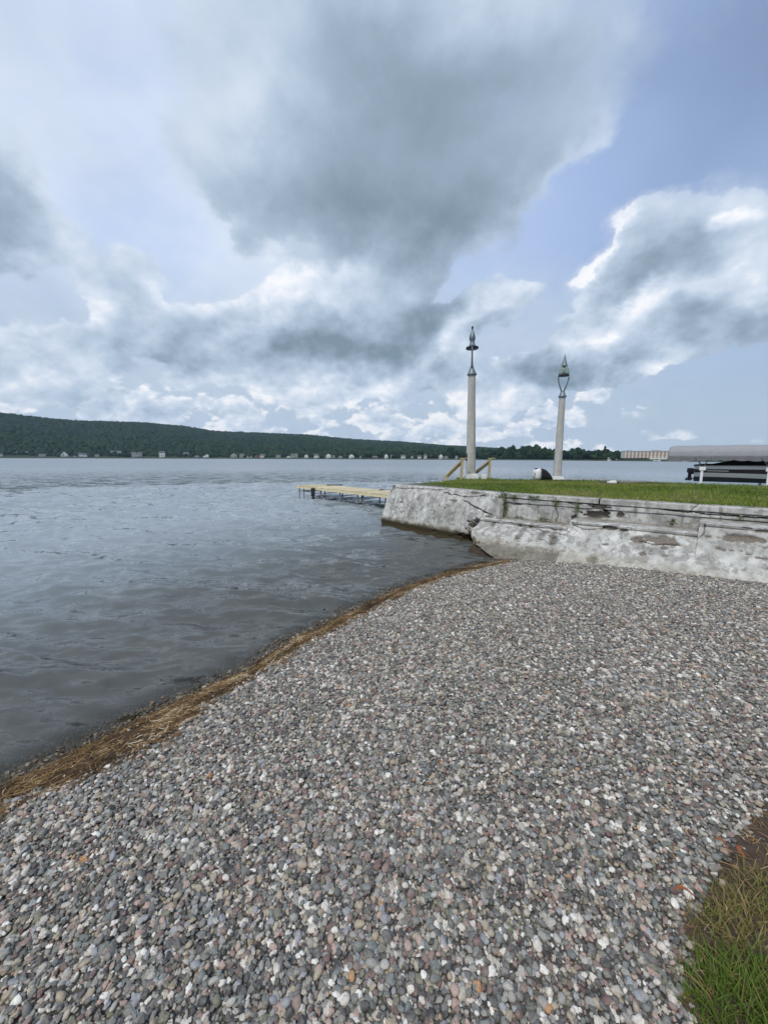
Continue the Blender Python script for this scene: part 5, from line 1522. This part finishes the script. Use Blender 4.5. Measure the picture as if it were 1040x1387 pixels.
# hotel
PINK = simple('pink_beige_render', (0.50, 0.40, 0.35), 0.8, 0, 0.06, 0.3, 0)
CREAM = simple('cream_render', (0.60, 0.55, 0.49), 0.8, 0, 0.06, 0.3, 0)
azm = az_el(846, 620)[0]; D0 = float(shore_d(np.array(azm))) + 6
hp0 = np.array([D0 * math.sin(azm), D0 * math.cos(azm)])
azm1 = az_el(912, 620)[0]; D1 = D0 + 18
hp1 = np.array([D1 * math.sin(azm1), D1 * math.cos(azm1)])
HW = float(np.linalg.norm(hp1 - hp0)); ang = math.atan2(hp1[1] - hp0[1], hp1[0] - hp0[0])
hotel = empty('hotel', (hp0[0], hp0[1], 0.5), ang)
tag(hotel, 'long pink and cream hotel with rows of windows on the far shore', 'hotel')
HBAY = simple('brown_window', (0.15, 0.12, 0.11), 0.3, 0, 0.1, 1.0, 0)  # hotel panes, a paler brown than the house windows
HB, HT_ = 3.0, 11.6
MB().box(0, HW, 0.2, 16, -2, HB).build('ground_floor', HDARK, hotel)
MB().box(-0.4, HW + 0.4, -0.4, 16.4, HB, HT_).build('wall', CREAM, hotel)
MB().box(-0.7, HW + 0.7, -0.7, 16.7, HT_, HT_ + 0.6).build('roof', HGREY, hotel)
MB().box(4, 9, 4, 10, HT_ + 0.6, HT_ + 1.5).build('roof_plant', HGREY, hotel)
MB().box(HW * 0.6, HW * 0.75, 4, 10, HT_ + 0.6, HT_ + 1.5).build('roof_plant', HGREY, hotel)
nb = 13
pil = None; win = None
for k in range(nb):
    xa = HW * (k + 0.22) / nb; xb = HW * (k + 0.82) / nb
    for fl in range(4):
        z0 = HB + 0.25 + fl * 2.12
        MB().box(xa, xb, -0.46, -0.38, z0 - 0.2, z0 + 1.75).build('balcony_bay', PINK, hotel)
        MB().box(xa + 0.5, xb - 0.5, -0.52, -0.44, z0 + 0.35, z0 + 1.45).build('window', HBAY, hotel)
MB().box(HW * 0.5, HW * 0.85, -3, -0.5, 1.6, 3.6).build('entrance_canopy', HWALL, hotel)
# small boats moored off the hotel
def small_boat(px, L, label):
    azm = az_el(px, 622)[0]; D = float(shore_d(np.array(azm))) - 14
    root = empty('moored_boat', (D * math.sin(azm), D * math.cos(azm), 0), -azm)
    tag(root, label, 'boat', 'boats moored off the hotel')
    mb = MB(); rings = []
    for x in np.linspace(-L / 2, L / 2, 9):
        u = (x + L / 2) / L; hb = 1.1 * (1 - max(0, u - 0.45) ** 2 * 3)
        rings.append([(x, -hb, 1.0 + 0.3 * u), (x, -hb * 0.6, 0.1), (x, 0, -0.2), (x, hb * 0.6, 0.1), (x, hb, 1.0 + 0.3 * u), (x, 0, 1.15 + 0.3 * u)])
    loft(mb, rings); mb.build('hull', HWALL, root)
    MB().box(-L * 0.15, L * 0.15, -0.8, 0.8, 1.2, 2.3, 0.2).build('cabin', HDARK, root)
small_boat(889, 7, 'small moored boat off the pink hotel, left of two')
small_boat(925, 7, 'small moored boat under the end of the grey canopy')

# ------------------------------------------------------------------ haze over the lake
hz, Nh, bh, oh = material('haze_air')
hz.node_tree.nodes.remove(bh)
pv = Nh.new('ShaderNodeVolumePrincipled')
pv.inputs['Color'].default_value = (0.58, 0.78, 1.0, 1)
pv.inputs['Density'].default_value = 0.00008
pv.inputs['Anisotropy'].default_value = 0.2
hz.node_tree.links.new(pv.outputs[0], oh.inputs['Volume'])
mb = MB(); mb.box(-4200, 4200, -4200, 4200, -12, 330)
tag(mb.build('haze', hz), kind='stuff', label='thin pale haze over the lake')
